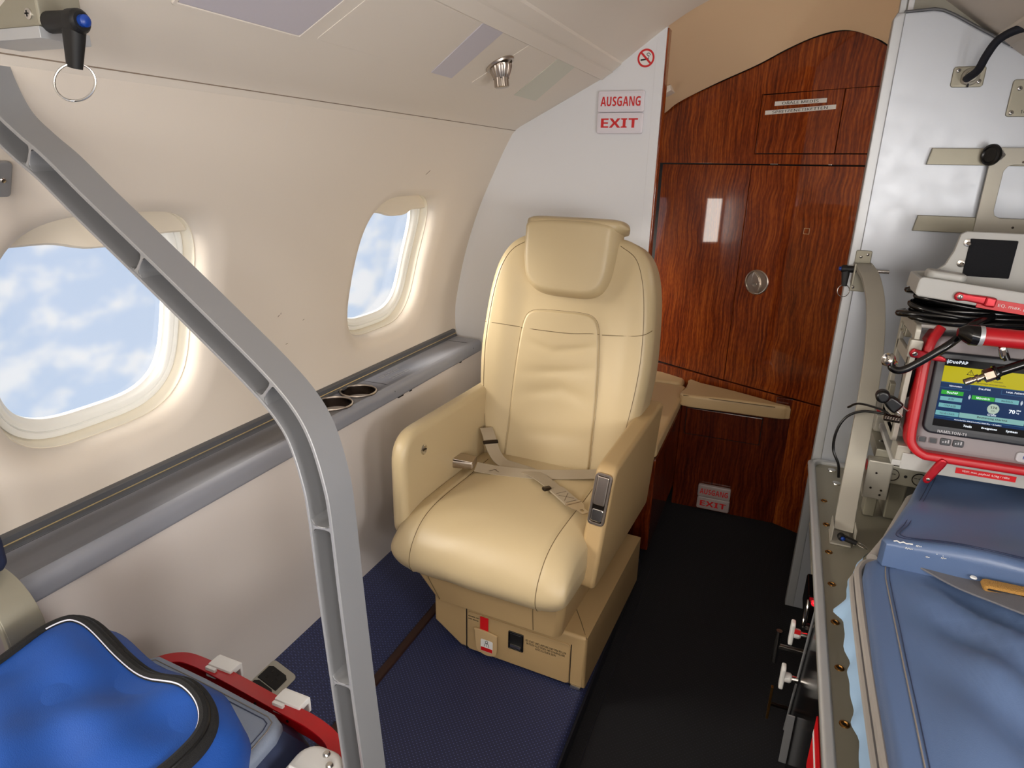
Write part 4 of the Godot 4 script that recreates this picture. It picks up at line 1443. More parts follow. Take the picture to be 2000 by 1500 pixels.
	for i in 25:
		var a := -1.0 + i / 12.0
		var f := pow(maxf(0.0, 1.0 - pow(absf(a), 8.0)), 0.4) * 0.94 + 0.06
		var ring := PackedVector3Array()
		for k in 28:
			var ph := TAU * k / 28
			var e := Vector2(signf(cos(ph)) * pow(absf(cos(ph)), 0.75) * 0.075, signf(sin(ph)) * pow(absf(sin(ph)), 0.8) * 0.024)
			ring.append(Vector3(0.001 + a * 0.163, 0.780 + e.y * f, -0.028 + e.x * f))
		roll.append(ring)
	put("rolled_top", loft(roll), M.leather, head, Transform3D.IDENTITY, 60.0)
	# armrests: outlines in (z, y), carried across x
	var turn := Basis(Vector3(0, 0, 1), Vector3(0, 1, 0), Vector3(-1, 0, 0))
	var ao := round_corners([Vector2(-0.16, 0.33), Vector2(0.452, 0.33), Vector2(0.452, 0.648), Vector2(-0.16, 0.648)], [0.035, 0.05, 0.095, 0.035])
	var al := put("armrest", Transform3D(turn, Vector3(-0.262, 0, 0)) * prism(ao, 0.050, 0.020, 6), M.leather, t, Transform3D.IDENTITY, 50.0)
	for x in [-0.2465, -0.2405]:
		put("seam", tube(PackedVector3Array(offset_line(ao, 0.013 + (0.006 if x > -0.245 else 0.0), x)), 0.0009, 5), M.stitch, al)
	var bt := put("button", Transform3D(Basis(Vector3.BACK, -PI / 2), Vector3(-0.2372, 0.575, 0.352)) * lathe([Vector2(0.015, 0), Vector2(0.015, 0.002), Vector2(0.012, 0.0035), Vector2(0.010, 0.002), Vector2(0, 0.002)], 28), M.steel, al)
	put("button_slot", Transform3D(Basis(Vector3.BACK, -PI / 2), Vector3(-0.2372, 0.575, 0.352)) * off(box(0.004, 0.003, 0.018, 0.001), Vector3(0, 0.003, 0)), M.dark_steel, bt)
	var ro := round_corners([Vector2(-0.24, 0.245), Vector2(0.360, 0.268), Vector2(0.302, 0.612), Vector2(-0.23, 0.632)], [0.025, 0.035, 0.05, 0.025])
	var tl := Transform3D(Basis(Vector3.BACK, deg_to_rad(-4.0)), Vector3(0.283, 0.62, 0)) * Transform3D(Basis.IDENTITY, Vector3(0, -0.62, 0))
	var ar := put("armrest", tl * Transform3D(turn, Vector3.ZERO) * prism(ro, 0.055, 0.012, 5), M.leather_base, t, Transform3D.IDENTITY, 50.0)
	for s in [-1, 1]:
		put("seam", tl * tube(PackedVector3Array(offset_line(ro, 0.0035, s * 0.0195)), 0.0009, 5), M.stitch, ar)
	var fz := Vector2(0.058, -0.344).normalized()     # down the front of the armrest in (z, y)
	var hd := tl * Transform3D(Basis(Vector3.RIGHT, Vector3(0, -fz.y, -fz.x), Vector3(0, fz.x, -fz.y)), Vector3(0, 0.528, 0.3175))
	var hp := put("latch_plate", hd * off(frame_shape(0.046, 0.142, 0.012, 0.007, 0.008), Vector3(0, 0, 0.001)), M.brushed_steel, ar)
	put("well", hd * off(prism(rrect(0.034, 0.130, 0.007, 4), 0.002, 0.0006), Vector3(0, 0, -0.0005)), M.dark_steel, hp)
	put("lever", hd * off(prism(rrect(0.031, 0.078, 0.004, 3), 0.008, 0.003), Vector3(0, 0.024, 0.0025)), M.brushed_steel, hp)
	put("thumb_rest", hd * off(prism(rrect(0.031, 0.034, 0.006, 4), 0.005, 0.002), Vector3(0, -0.044, 0.0012)), M.steel, hp)
	# lap belt
	var w1 := spline([Vector3(-0.215, 0.52, 0.010), Vector3(-0.196, 0.505, 0.028), Vector3(-0.160, 0.470, 0.062), Vector3(-0.118, 0.449, 0.085), Vector3(-0.060, 0.4455, 0.092), Vector3(-0.005, 0.4465, 0.104), Vector3(0.055, 0.4455, 0.138), Vector3(0.100, 0.445, 0.172), Vector3(0.150, 0.4445, 0.212), Vector3(0.172, 0.444, 0.229)], 8)
	var strap := put("lap_belt", sweep(w1, rrect(0.044, 0.0035, 0.0012, 2), Vector3(0.28, 1.0, 0.16), false, true), M.belt, t)
	var d1 := (w1[14] - w1[10]).normalized()
	put("slide_bar", aim_z(d1, w1[12] + Vector3(0.0, 0.003, 0.002), Vector3(0.28, 1, 0.16)) * box(0.052, 0.007, 0.012, 0.002), M.dark_steel, strap)
	var d2 := Vector3(0.78, 0, 0.62).normalized()
	var e0 := Vector3(0.138, 0.4490, 0.202)
	var fr := Transform3D(Basis(d2, Vector3.UP.cross(d2), Vector3.UP), e0)
	put("belt_fold", fr * box(0.100, 0.045, 0.003, 0.001), M.belt, strap)
	for k in 2:
		put("stitching", fr * off(Transform3D(Basis(Vector3.BACK, 0.75 * (1 - 2 * k)), Vector3(0.010, 0, 0)) * box(0.046, 0.0015, 0.0006, 0.0002), Vector3(0, 0, 0.0017)), M.belt_print, strap)
	for k in [-0.018, 0.038]:
		put("stitching", fr * off(box(0.0015, 0.034, 0.0006, 0.0002), Vector3(k, 0, 0.0017)), M.belt_print, strap)
	put("strap_end", Transform3D(Basis(Vector3.UP, 0.9), Vector3(0.078, 0.452, 0.190)) * box(0.026, 0.010, 0.016, 0.003), M.dark_steel, strap)
	var tg := fr * Transform3D(Basis.IDENTITY, Vector3(0.075, 0, 0.001))
	var tongue := put("belt_tongue", tg * loop_plate(), M.brushed_steel, t)
	put("tongue_bar", tg * off(box(0.010, 0.050, 0.005, 0.002), Vector3(-0.026, 0, 0)), M.brushed_steel, tongue)
	var w2 := spline([Vector3(0.262, 0.49, -0.010), Vector3(0.225, 0.465, 0.008), Vector3(0.180, 0.451, 0.028), Vector3(0.099, 0.4475, 0.068), Vector3(0.014, 0.4440, 0.103), Vector3(-0.060, 0.4420, 0.122), Vector3(-0.120, 0.4425, 0.136), Vector3(-0.178, 0.447, 0.150)], 8)
	var st2 := put("lap_belt", sweep(w2, rrect(0.040, 0.0035, 0.0012, 2), Vector3(0.0, 1.0, 0.35), false, true), M.belt, t)
	for k in 2:
		put("stitching", Transform3D(Basis(Vector3.UP, 0.24 + 0.75 * (1 - 2 * k)), Vector3(-0.118, 0.4450, 0.136)) * box(0.042, 0.0008, 0.0015, 0.0002), M.belt_print, st2)
	var bk := put("buckle", Transform3D(Basis(Vector3.UP, 0.25), Vector3(-0.214, 0.4600, 0.161)) * box(0.070, 0.026, 0.052, 0.006), M.brushed_steel, t)
	put("buckle_flap", Transform3D(Basis(Vector3.UP, 0.25) * Basis(Vector3.BACK, -0.10), Vector3(-0.212, 0.4745, 0.1605)) * box(0.064, 0.004, 0.050, 0.0015), M.brushed_steel, bk)
	put("buckle_slot", Transform3D(Basis(Vector3.UP, 0.25), Vector3(-0.2490, 0.458, 0.170)) * box(0.002, 0.012, 0.040, 0.0005), M.black, bk)


func ring_at(r: float) -> PackedVector3Array:
	var p := PackedVector3Array()
	for i in 16:
		p.append(Vector3(cos(TAU * i / 16) * r, sin(TAU * i / 16) * r, 0))
	return tube(p, 0.0007, 5, true)


func round_corners(pts: Array, radii: Array) -> PackedVector2Array:
	var r := PackedVector2Array()
	var n := pts.size()
	for i in n:
		var p: Vector2 = pts[i]
		var a: Vector2 = (pts[(i + n - 1) % n] - p).normalized()
		var b: Vector2 = (pts[(i + 1) % n] - p).normalized()
		var d: float = radii[i] / tan(a.angle_to(b) / 2.0) if absf(a.angle_to(b)) > 0.01 else 0.0
		d = absf(d)
		for k in 9:
			var t := k / 8.0
			var q0 := p + a * d
			var q1 := p + b * d
			r.append(q0 * (1 - t) * (1 - t) + p * 2.0 * t * (1 - t) + q1 * t * t)
	return r


func offset_line(o: PackedVector2Array, d: float, x: float) -> Array:
	# the part of an armrest's outline that runs along its top and front, as points on the plane x; outline in (z, y)
	var p := inset(ccw(o), d)
	var r := []
	for q in p:
		r.append(Vector3(x, q.y, q.x))
	r.append(r[0])
	return r


func loop_plate() -> PackedVector3Array:
	# a flat steel tongue with a hole, lying in XY
	var o := spline2([Vector2(-0.030, 0.022), Vector2(-0.005, 0.021), Vector2(0.012, 0.012), Vector2(0.034, 0.010), Vector2(0.036, -0.010), Vector2(0.012, -0.012), Vector2(-0.005, -0.021), Vector2(-0.030, -0.022)], 4)
	var c := Vector2(0.022, 0)
	var i := PackedVector2Array()
	var po := ccw(o)
	for q in po:
		i.append(c + (q - c) * 0.35 if q.x > 0.0 else c + (q - c).limit_length(0.008))
	return solid(loft([at_z(po, -0.001), at_z(po, 0.001), at_z(i, 0.001), at_z(i, -0.001), at_z(po, -0.001)], true, false))


# ------------------------------------------------------------------ the foreground arm, the stretchers

func pull_pin(t: Node3D, at: Vector3, axis: Vector3, lever: Vector3, reach: float, ring_r: float, k := 1.0, across := Vector3.ZERO) -> void:
	# a black quick-release pin: barrel along axis, lever hanging from its end, split ring in the lever's eye
	var tip := at + axis * reach
	var b := put("pin_barrel", facing(axis, at) * lathe([Vector2(0.0115 * k, 0), Vector2(0.0115 * k, reach * 0.7), Vector2(0.013 * k, reach * 0.75), Vector2(0.013 * k, reach), Vector2(0.010 * k, reach + 0.004)], 20), M.black, t)
	put("blue_button", facing(axis, tip + axis * 0.002) * lathe([Vector2(0.0065 * k, 0), Vector2(0.0065 * k, 0.008 * k), Vector2(0.004 * k, 0.010 * k)], 14), M.blue_button, b)
	var l0 := tip - axis * 0.010 * k
	var l1 := l0 + lever
	put("pin_lever", loft([ellipse_at(l0, lever, axis, 0.013 * k, 0.010 * k), ellipse_at(l0.lerp(l1, 0.35), lever, axis, 0.012 * k, 0.009 * k), ellipse_at(l1, lever, axis, 0.008 * k, 0.007 * k)]), M.black, t)
	var c := l1 + lever.normalized() * ring_r * 0.75
	var ring := PackedVector3Array()
	var e1 := lever.normalized()
	var e2 := across.normalized() if across else (axis + Vector3(0.15, 0, 0.35)).normalized()
	for i in 40:
		ring.append(c + e1 * cos(TAU * i / 40) * ring_r + e2 * sin(TAU * i / 40) * ring_r)
	put("split_ring", tube(ring, 0.0014 * maxf(k, 0.8), 8, true), M.steel, t)


func ellipse_at(c: Vector3, along: Vector3, axis: Vector3, a: float, b: float) -> PackedVector3Array:
	var y := along.normalized()
	var x := (axis - y * axis.dot(y)).normalized()
	var z := x.cross(y)
	var r := PackedVector3Array()
	for i in 16:
		var ph := TAU * i / 16
		r.append(c + x * signf(cos(ph)) * pow(absf(cos(ph)), 0.7) * a + z * signf(sin(ph)) * pow(absf(sin(ph)), 0.7) * b)
	return r


func support_arms() -> void:
	# left: a C-shaped bar with cross ribs that comes down from the wall to the near stretcher
	var t := thing("support_arm", "large curved gray metal support arm with hollow ribbed channel in the left foreground", "support arm", Vector3(-0.44, 0.5, -0.58))
	var o := Transform3D(Basis.IDENTITY, Vector3(0.44, -0.5, 0.58))
	var shift := Transform3D(Basis.IDENTITY, Vector3(0.446, -0.5, 0.58))
	var z := -0.58
	var path := spline([Vector3(-0.972, 1.578, z), Vector3(-0.969, 1.54, z), Vector3(-0.959, 1.496, z), Vector3(-0.938, 1.456, z), Vector3(-0.902, 1.428, z), Vector3(-0.861, 1.402, z), Vector3(-0.802, 1.357, z), Vector3(-0.716, 1.294, z), Vector3(-0.622, 1.224, z), Vector3(-0.548, 1.167, z), Vector3(-0.508, 1.128, z), Vector3(-0.486, 1.090, z), Vector3(-0.471, 1.035, z), Vector3(-0.465, 0.985, z), Vector3(-0.459, 0.857, z), Vector3(-0.451, 0.72, z), Vector3(-0.443, 0.60, z), Vector3(-0.436, 0.49, z)], 8)
	var sect := PackedVector2Array([Vector2(0, -0.0235), Vector2(0, 0.0227), Vector2(0.0008, 0.0235), Vector2(0.0042, 0.0235), Vector2(0.0050, 0.0227), Vector2(0.0060, -0.0165), Vector2(0.0325, -0.0165), Vector2(0.0332, 0.0227), Vector2(0.0338, 0.0235), Vector2(0.0362, 0.0235), Vector2(0.0370, 0.0227), Vector2(0.0370, -0.0235)])
	put("channel_bar", sweep(path, sect, Vector3(0, 0, 1), false, true), M.alu_arm, t, shift, 30.0)
	for q in [Vector2(-0.882, 1.418), Vector2(-0.716, 1.292), Vector2(-0.539, 1.156), Vector2(-0.468, 0.978), Vector2(-0.454, 0.742)]:
		var best := 0
		for i in path.size():
			if Vector2(path[i].x, path[i].y).distance_to(q) < Vector2(path[best].x, path[best].y).distance_to(q):
				best = i
		var d := (path[mini(best + 1, path.size() - 1)] - path[best - 1]).normalized()
		var side := d.cross(Vector3(0, 0, 1))
		var rib := prism(spline2([Vector2(0.0040, -0.011), Vector2(0.0085, -0.0038), Vector2(0.0190, -0.0020), Vector2(0.0295, -0.0038), Vector2(0.0340, -0.011), Vector2(0.0340, 0.011), Vector2(0.0295, 0.0038), Vector2(0.0190, 0.0020), Vector2(0.0085, 0.0038), Vector2(0.0040, 0.011)], 3), 0.038, 0.001)
		put("rib", Transform3D(Basis(side, d, side.cross(d)), path[best] + Vector3(0, 0, 0.002)) * rib, M.alu_arm, t, shift)
	put("clamp_block", span(Vector3(-0.985, 1.540, -0.606), Vector3(-0.8095, 1.580, -0.553), 0.003), M.champagne, t, o)
	put("clamp_plate", span(Vector3(-0.985, 1.5275, -0.612), Vector3(-0.8105, 1.540, -0.551), 0.001), M.alu_trim, t, o)
	screw(t, o * Transform3D(Basis.IDENTITY, Vector3(-0.826, 1.5530, -0.553)), 0.006)
	pull_pin(t, o * Vector3(-0.8095, 1.5455, -0.565), Vector3(1, -0.03, 0.02).normalized(), Vector3(-0.012, -0.047, 0.0), 0.050, 0.0205, 1.0, Vector3(0.57, 0.1, -0.81))
	# right: flat bar from the aluminium wall to the far stretcher
	var r := thing("support_arm", "slim curved champagne metal support arm mounted on the aluminium wall", "support arm", Vector3(0.232, 0.548, -1.6))
	var q := Transform3D(Basis.IDENTITY, -Vector3(0.232, 0.548, -1.6))
	var rp := spline([Vector3(0.214, 1.158, -2.050), Vector3(0.219, 1.152, -2.025), Vector3(0.234, 1.127, -1.990), Vector3(0.250, 1.066, -1.940), Vector3(0.258, 0.956, -1.870), Vector3(0.253, 0.815, -1.780), Vector3(0.243, 0.665, -1.690), Vector3(0.234, 0.566, -1.605)], 8)
	put("flat_bar", sweep(rp, rrect(0.014, 0.044, 0.002, 2), Vector3.RIGHT, false, true), M.champagne_light, r, q, 30.0)
	var wb := put("wall_bracket", off(prism(rrect(0.040, 0.115, 0.004, 3), 0.008, 0.0015), Vector3(0.2125, 1.140, ZA + 0.005)), M.champagne, r, q)
	put("cheek", span(Vector3(0.191, 1.105, ZA + 0.008), Vector3(0.196, 1.165, -2.030), 0.001), M.champagne, wb)
	put("cheek", span(Vector3(0.231, 1.120, ZA + 0.008), Vector3(0.236, 1.165, -2.030), 0.001), M.champagne, wb)
	for s in [Vector3(0.206, 1.180, ZA + 0.009), Vector3(0.222, 1.187, ZA + 0.009), Vector3(0.200, 1.094, ZA + 0.009)]:
		screw(r, q * Transform3D(Basis.IDENTITY, s), 0.0042)
	put("cross_pin", tube(PackedVector3Array([Vector3(0.185, 1.146, -2.045), Vector3(0.279, 1.146, -2.045)]), 0.005, 12), M.steel, r, q)
	pull_pin(r, q * Vector3(0.198, 1.147, -2.045), Vector3(-1, 0, 0), Vector3(0.002, -0.048, 0.004), 0.034, 0.017, 0.85)
	var ft := put("foot_bracket", span(Vector3(0.206, 0.546, -1.635), Vector3(0.252, 0.5505, -1.565), 0.001), M.champagne_light, r, q)
	put("foot_cheek", span(Vector3(0.2075, 0.548, -1.632), Vector3(0.2105, 0.590, -1.575), 0.001), M.champagne_light, ft)
	put("foot_cheek", span(Vector3(0.2575, 0.548, -1.632), Vector3(0.2605, 0.590, -1.575), 0.001), M.champagne_light, ft)
	pull_pin(r, q * Vector3(0.228, 0.566, -1.580), Vector3(0.2, 0.1, 1).normalized(), Vector3(0.034, -0.006, 0.008), 0.012, 0.013, 0.72)


func left_stretcher() -> void:
	var base := thing("stretcher_cabinet", "dark cabinet under the near stretcher in the left foreground", "cabinet", Vector3(-0.76, 0.06, 0.1))
	put("cabinet", span(Vector3(-0.09, 0.0, -0.60), Vector3(0.14, 0.42, 0.7), 0.004), M.dark_navy, base)
	var t := thing("near_stretcher", "near stretcher with glossy red frame and gray leather pad at the lower left", "stretcher", Vector3(-0.76, 0.50, 0.0))
	var o := Transform3D(Basis.IDENTITY, Vector3(0.76, -0.50, 0.0))
	var rp := spline([Vector3(-0.955, 0.519, 0.6), Vector3(-0.955, 0.519, -0.1), Vector3(-0.950, 0.524, -0.56), Vector3(-0.938, 0.527, -0.625), Vector3(-0.905, 0.529, -0.655), Vector3(-0.86, 0.529, -0.661), Vector3(-0.78, 0.529, -0.655), Vector3(-0.66, 0.529, -0.642), Vector3(-0.585, 0.529, -0.634), Vector3(-0.535, 0.529, -0.618), Vector3(-0.507, 0.527, -0.588), Vector3(-0.494, 0.525, -0.545), Vector3(-0.486, 0.523, -0.48), Vector3(-0.480, 0.519, -0.36), Vector3(-0.475, 0.519, -0.1), Vector3(-0.475, 0.519, 0.6)], 7)
	var fr := put("red_frame", sweep(rp, rrect(0.013, 0.036, 0.003, 3), Vector3.UP, false, true), M.red_paint, t, o)
	put("frame_lip", sweep(rp, off2(rrect(0.024, 0.004, 0.001, 2), Vector2(0.004, 0.019)), Vector3.UP, false, true), M.red_paint, fr)
	for x in [-0.812, -0.650]:
		var zz := -0.655 if x < -0.7 else -0.640
		var h := put("white_hook", off(box(0.052, 0.012, 0.024, 0.002), Vector3(x, 0.549, zz - 0.013)), M.white_plastic, t, o)
		put("hook_tongue", off(box(0.022, 0.020, 0.006, 0.001), Vector3(x - 0.012, 0.546, zz + 0.005)), M.white_plastic, h)
		put("hook_wall", off(box(0.052, 0.028, 0.005, 0.001), Vector3(x, 0.539, zz - 0.026)), M.white_plastic, h)
	for q in [Vector3(-0.645, 0.526, -0.6335), Vector3(-0.72, 0.526, -0.641)]:
		put("hole", Transform3D(Basis(Vector3.RIGHT, PI / 2), q) * lathe([Vector2(0.003, 0), Vector2(0.003, 0.0005), Vector2(0, 0.0006)], 10), M.black, fr, Transform3D.IDENTITY)
	put("bumper_dot", off(lathe([Vector2(0.010, -0.004), Vector2(0.010, 0.004), Vector2(0.006, 0.007)], 16), Vector3(-0.522, 0.542, -0.628)), M.champagne_light, t, o)
	# plastic corner hub with two bolts
	var hub := put("corner_hub", off(prism(rrect(0.080, 0.13, 0.03, 6), 0.045, 0.012, 3), Vector3.ZERO), M.white_plastic, t, o * Transform3D(Basis(Vector3.RIGHT, -PI / 2), Vector3(-0.532, 0.535, -0.535)))
	for q in [Vector2(0.006, 0.050), Vector2(0.022, 0.036)]:
		put("bolt", facing(Vector3.BACK, Vector3(q.x, q.y, 0.022)) * lathe([Vector2(0.006, 0), Vector2(0.006, 0.002), Vector2(0.004, 0.005), Vector2(0, 0.0055)], 14), M.steel, hub)
	put("hub_fin", off(box(0.05, 0.004, 0.02, 0.0015), Vector3(0.0, 0.005, 0.026)), M.white_plastic, hub)
	# pad with a stitched border and a dark side
	var po := PackedVector2Array([Vector2(-0.945, -0.6), Vector2(-0.945, 0.56), Vector2(-0.940, 0.600), Vector2(-0.915, 0.626), Vector2(-0.80, 0.620), Vector2(-0.640, 0.606), Vector2(-0.618, 0.596), Vector2(-0.610, 0.572), Vector2(-0.606, 0.40), Vector2(-0.606, -0.6)])
	var lay := Transform3D(Basis(Vector3.RIGHT, -PI / 2), Vector3(0, 0.572, 0))
	var pad := put("pad", lay * puff(po, 0.03, 0.010, func(q: Vector2): return 0.004 * sin(q.x * 17.0) * cos(q.y * 23.0), 18, 5), M.gray_leather, t, o, 60.0)
	var side := []
	for k in 4:
		var f := k / 3.0
		var ring := PackedVector3Array()
		for q in inset(ccw(po), lerpf(0.006, -0.036, f)):
			ring.append(Vector3(q.x, lerpf(0.562, 0.505, f), -q.y))
		side.append(ring)
	put("pad_side", loft(side), M.blue_leather_dark, pad, Transform3D.IDENTITY, 30.0)
	for d in [0.013, 0.020]:
		var st := PackedVector3Array()
		for q in inset(ccw(po), d):
			st.append(Vector3(q.x, 0.5728 + 0.004 * sin(q.x * 17.0) * cos(q.y * 23.0), -q.y))
		put("seam", tube(st, 0.0009, 5, true), M.thread if d < 0.015 else M.blue_leather_dark, pad)
	# the bag on it
	var b := thing("medical_bag", "bright blue fabric bag with black zipper and silver piping on the near stretcher", "bag", Vector3(-0.74, 0.576, -0.3))
	var bo := Transform3D(Basis.IDENTITY, Vector3(0.74, -0.576, 0.3))
	var lid := spline2([Vector2(-0.905, 0.20), Vector2(-0.905, 0.40), Vector2(-0.900, 0.470), Vector2(-0.872, 0.488), Vector2(-0.79, 0.476), Vector2(-0.715, 0.468), Vector2(-0.655, 0.468), Vector2(-0.612, 0.456), Vector2(-0.586, 0.430), Vector2(-0.580, 0.39), Vector2(-0.587, 0.33), Vector2(-0.595, 0.20), Vector2(-0.61, 0.06), Vector2(-0.75, 0.02), Vector2(-0.89, 0.06)], 7)
	lid = ccw(lid)
	var lid_y := func(q: Vector2) -> float:
		return 0.742 + 0.012 * smoothstep(-0.78, -0.90, q.x) * smoothstep(0.36, 0.48, q.y) - 0.012 * smoothstep(-0.66, -0.58, q.x) - 0.018 * exp(-pow((q.x + 0.74) / 0.06, 2.0)) * smoothstep(0.36, 0.46, q.y)
	var body := []
	for e in [[0.0, -0.012, 0.0], [0.02, -0.040, 0.0], [0.08, -0.052, 0.0], [0.12, -0.040, 0.3], [0.14, -0.018, 0.75], [0.148, -0.006, 0.93]]:
		var ring := PackedVector3Array()
		var j := 0
		for q in inset(lid, e[1]):
			var wob := 0.004 * sin(j * 0.55 + e[0] * 40.0)
			var y: float = lerpf(0.577 + e[0], lid_y.call(lid[j]) - 0.010, e[2])
			ring.append(Vector3(q.x + wob, y, -q.y + wob * 0.6))
			j += 1
		body.append(ring)
	put("body", loft(body), M.bag_blue, b, bo, 60.0)
	var lc := Vector2(-0.74, 0.28)
	var rings := []
	for k in 26:
		var f := maxf(1.0 - k / 25.0, 0.004)
		var ring := PackedVector3Array()
		for q in lid:
			var p := lc + (q - lc) * f
			var y: float = lid_y.call(lc.lerp(q, smoothstep(0.0, 1.0, f)))
			var fold := 0.0055 * sin(p.y * 52.0 + p.x * 10.0 + 1.2 * sin(p.x * 17.0)) + 0.003 * sin(p.x * 52.0 - p.y * 30.0)
			y += (1.0 - f * f) * 0.012 + fold * (1.0 - pow(f, 6.0))
			ring.append(Vector3(p.x, y, -p.y))
		rings.append(ring)
	put("lid", loft(rings), M.bag_blue, b, bo, 60.0)
	var edge := PackedVector3Array()
	var zip := PackedVector3Array()
	var zin := PackedVector3Array()
	for i in lid.size():
		var q := lid[i]
		var w := inset(lid, -0.010)[i]
		var y: float = lid_y.call(q)
		edge.append(Vector3(q.x, y + 0.003, -q.y))
		zip.append(Vector3(w.x, y - 0.010, -w.y))
		zin.append(Vector3(lerpf(q.x, w.x, 0.35), y + 0.001, -lerpf(q.y, w.y, 0.35)))
	put("black_piping", tube(zin, 0.0062, 8, true), M.black_fabric, b, bo)
	put("reflective_piping", tube(part_of(edge, Vector3(-0.905, 0.75, -0.455), Vector3(-0.588, 0.75, -0.43)), 0.0021, 8), M.reflective, b, bo)
	put("zipper_tape", tube(zip, 0.0105, 10, true), M.black_fabric, b, bo)
	var teeth := PackedVector3Array()
	for p in zip:
		teeth.append(p + Vector3(0, 0.0102, 0))
	put("zipper", tube(teeth, 0.0022, 6, true), M.black_rubber, b, bo)
	# bent metal bracket and the navy cushion at the left edge
	var c := thing("backrest_bracket", "bent champagne metal bracket at the left edge above the blue bag", "bracket", Vector3(-1.066, 0.60, -0.47))
	var arc := PackedVector3Array()
	for k in 17:
		var a := lerpf(deg_to_rad(105.0), deg_to_rad(-25.0), k / 16.0)
		arc.append(Vector3(cos(a) * 0.090, 0.105 + sin(a) * 0.090, 0))
	arc.append(arc[16] + Vector3(-0.004, -0.06, 0))
	put("band", sweep(arc, rrect(0.052, 0.006, 0.0015, 2), Vector3(0, 0, 1).cross(Vector3.UP), false, false), M.champagne, c)
	put("rim", sweep(arc, off2(rrect(0.006, 0.012, 0.0015, 2), Vector2(0.026, -0.004)), Vector3(0, 0, 1).cross(Vector3.UP), false, false), M.champagne, c)
	put("panel", off(prism(circle(0.082, 28), 0.004, 0.001), Vector3(0, 0.105, 0.010)), M.device_gray, c)
	put("catch", off(box(0.016, 0.012, 0.008, 0.002), Vector3(0.012, 0.198, 0.030)), M.dark_steel, c)
	var n := thing("navy_cushion", "dark navy cushion corner at the left edge above the metal bracket", "cushion", Vector3(-1.035, 0.801, -0.455))
	put("pad", off(puff(rrect(0.11, 0.072, 0.02, 5), 0.07, 0.018, func(_q: Vector2): return 0.0, 6, 5), Vector3(-0.035, 0.036, 0.035)), M.navy_cushion, n)


func off2(p: PackedVector2Array, v: Vector2) -> PackedVector2Array:
	var r := PackedVector2Array()
	for q in p:
		r.append(q + v)
	return r


